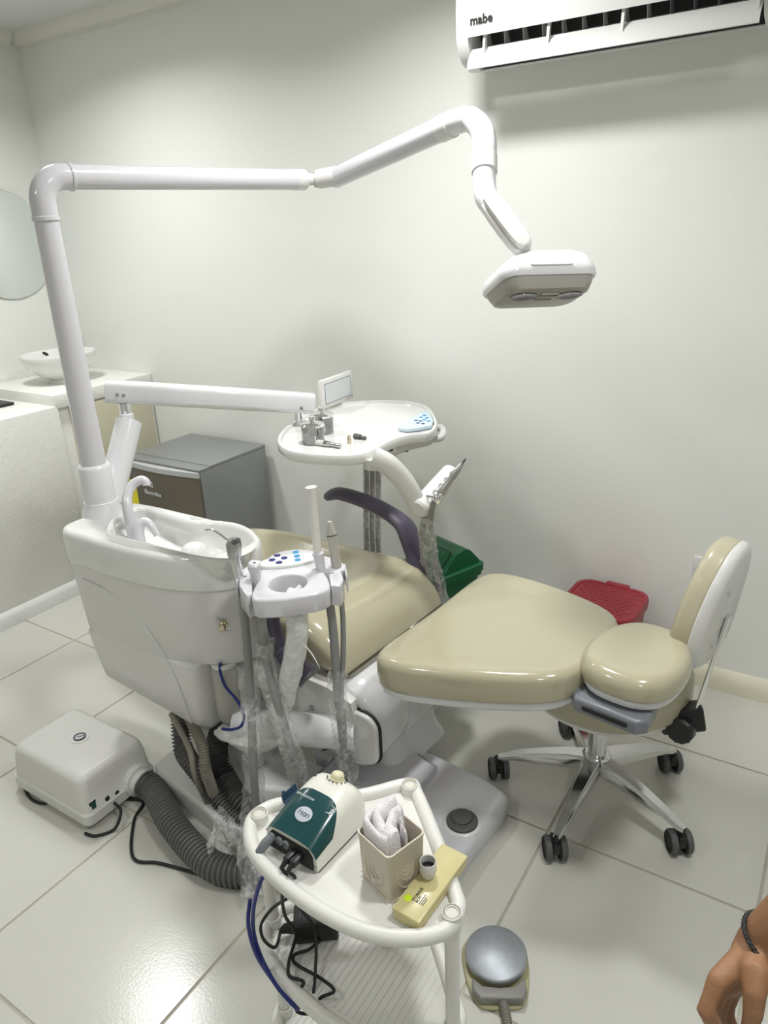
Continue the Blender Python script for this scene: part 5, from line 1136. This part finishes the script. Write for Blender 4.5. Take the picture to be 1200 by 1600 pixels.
# palm faces the thigh: index nearest the camera, the other fingers behind it
mcp = [hp_(1120, 1534, -.020), hp_(1124, 1541, .001), hp_(1131, 1547, .021), hp_(1142, 1549, .039)]
pipj = [hp_(1103, 1578, -.022), hp_(1109, 1589, .001), hp_(1119, 1592, .020), hp_(1134, 1586, .036)]
dip = [hp_(1120, 1611, -.018), hp_(1127, 1625, .003), hp_(1135, 1624, .020), hp_(1146, 1610, .034)]
tip = [hp_(1137, 1622, -.012), hp_(1144, 1636, .006), hp_(1150, 1632, .020), hp_(1158, 1620, .032)]
for k in range(4):
    s_ = (.0098, .0102, .0102, .0092)[k]
    hand.append(([wr.lerp(mcp[k], .12), wr.lerp(mcp[k], .5), mcp[k], mcp[k].lerp(pipj[k], .5), pipj[k], dip[k], tip[k]], [.0185, .0150, s_*1.18, s_*.98, s_*1.04, s_*.85, s_*.72]))
tb = [wr.lerp(hp_(1182, 1514, -.03), .85), hp_(1180, 1518, -.034), hp_(1179, 1552, -.044), hp_(1176, 1586, -.044), hp_(1168, 1614, -.038)]
hand.append((tb, [.0165, .0165, .0120, .0102, .0082]))
hand.append(([wr.lerp(mcp[1], .25), wr.lerp(mcp[1], .6)+(hp_(1180, 1520)-hp_(1150, 1520))*.35, mcp[1].lerp(mcp[2], .5)], [.022, .019, .011]))
arm_ = [([sh, sh.lerp(elb, .5), elb], [.055, .047, .041]), ([elb, elb.lerp(wr, .3), elb.lerp(wr, .75), wr, wr.lerp(mcp[1], .2)], [.040, .042, .031, .0265, .0235])]
sh2 = PB+V((.19, .0, 1.37)); elb2 = sh2+V((.05, .02, -.29)); wr2 = elb2+V((.0, -.03, -.25))
arm2 = [([sh2, sh2.lerp(elb2, .5), elb2], [.055, .047, .041]), ([elb2, elb2.lerp(wr2, .3), wr2], [.040, .042, .026])]
for k in range(4):
    q = wr2+V((-.012, -.03+.02*k, -.09)); arm2.append(([wr2, q, q+V((-.005, -.004, -.04)), q+V((-.018, -.004, -.07))], [.02, .0115, .0098, .0075]))
arm2.append(([wr2, wr2+V((-.01, -.045, -.05)), wr2+V((-.02, -.052, -.09))], [.018, .012, .009]))
nk = PB+V((0, 0, 1.43)); hd0 = PB+V((0, -.02, 1.58))
trunk = [([PB+V((0, 0, .92)), PB+V((0, 0, 1.1)), PB+V((0, 0, 1.3)), nk, nk+V((0, -.01, .08))], [.125, .115, .12, .06, .055]),
         ([PB+V((-.08, 0, .95)), PB+V((-.07, 0, 1.1)), PB+V((-.10, 0, 1.3)), PB+V((-.17, 0, 1.385))], [.09, .09, .085, .06]), ([PB+V((.08, 0, .95)), PB+V((.07, 0, 1.1)), PB+V((.10, 0, 1.3)), PB+V((.17, 0, 1.385))], [.09, .09, .085, .06]),
         ([hd0+V((0, .01, .03)), hd0+V((0, 0, 0)), hd0+V((0, -.02, -.06)), hd0+V((0, -.035, -.09))], [.088, .084, .062, .042]),
         ([hd0+V((0, -.085, .0)), hd0+V((0, -.103, -.03))], [.010, .014]), ([hd0+V((-.083, .0, -.02)), hd0+V((-.083, .008, .015))], [.012, .014]), ([hd0+V((.083, .0, -.02)), hd0+V((.083, .008, .015))], [.012, .014]),
         ([hd0+V((-.022, -.080, -.063)), hd0+V((.022, -.080, -.063))], [.008, .008])]
ft = []
for s_ in (-1, 1):
    hip = PB+V((s_*.09, 0, .90)); kne = PB+V((s_*.10, -.01, .48)); ank = PB+V((s_*.105, .02, .09))
    ft += [([hip, hip.lerp(kne, .5), kne, kne.lerp(ank, .35), ank], [.09, .075, .055, .055, .038]), ([ank, ank+V((s_*.01, -.1, -.04)), ank+V((s_*.015, -.16, -.055))], [.036, .034, .026])]
fuse('body', trunk+arm_+arm2+hand+ft, SKIN, person, .0034, 5)
jn = []
for s_ in (-1, 1):
    hip = PB+V((s_*.09, 0, .92)); kne = PB+V((s_*.10, -.01, .48)); ank = PB+V((s_*.105, .02, .07)); jn.append(([hip, hip.lerp(kne, .5), kne, kne.lerp(ank, .5), ank], [.104, .09, .072, .066, .06]))
jn.append(([PB+V((-.07, 0, .95)), PB+V((.07, 0, .95))], [.115, .115])); fuse('jeans', jn, JEANS, person, .012, 4)
tr = [([PB+V((sx, 0, .93)), PB+V((sx*.9, 0, 1.1)), PB+V((sx*1.2, 0, 1.3)), PB+V((sx*1.7, 0, 1.38))], [.108, .106, .10, .07]) for sx in (-.08, .08)]+[([PB+V((0, 0, .93)), PB+V((0, 0, 1.15)), PB+V((0, 0, 1.36))], [.13, .13, .11]), ([sh, sh.lerp(elb, .55)], [.068, .062]), ([sh2, sh2.lerp(elb2, .55)], [.068, .062])]
fuse('shirt', tr, SHIRT, person, .012, 4)
fuse('hair', [([hd0+V((0, .03, .05)), hd0+V((0, .045, 0)), hd0+V((0, .05, -.05))], [.088, .078, .055]), ([hd0+V((-.03, -.035, .085)), hd0+V((.03, -.035, .085))], [.045, .045])], HAIR, person, .008, 3)
for s_ in (-1, 1):
    b = new(); e_ = hd0+V((s_*.032, -.078, .0)); lathe(b, [(.001, -.011), (.008, -.008), (.011, 0), (.008, .008), (.001, .011)], at(e_, (0, -1, .0)), 16); ey = obj('eye', b, PLASW, person, angle=80)
    b = new(); disc(b, e_+V((0, -.0095, 0)), (0, -1, 0), .005, .0015); obj('iris', b, BLACK, ey)
    fuse('shoe', [([PB+V((s_*.105, .05, .05)), PB+V((s_*.115, -.06, .045)), PB+V((s_*.122, -.15, .04))], [.05, .048, .04])], SHOEM, person, .008, 3)
# bracelet: twisted black cord
br0 = wr.lerp(elb, .045)-CF*.004; ad_ = (elb-wr).normalized(); a_ = ad_.cross(V((0, 1, 0))).normalized(); c_ = ad_.cross(a_); b = new()
for ph in (0, math.pi):
    pts = []
    for k in range(121):
        a = 2*math.pi*k/120; rr = .0305+.0011*math.cos(20*a+ph); pts.append(br0+a_*(math.cos(a)*rr)+c_*(math.sin(a)*rr)+ad_*(.0011*math.sin(20*a+ph)))
    tube(b, pts, .0020, 8)
obj('cord_bracelet', b, BLACKR, person)
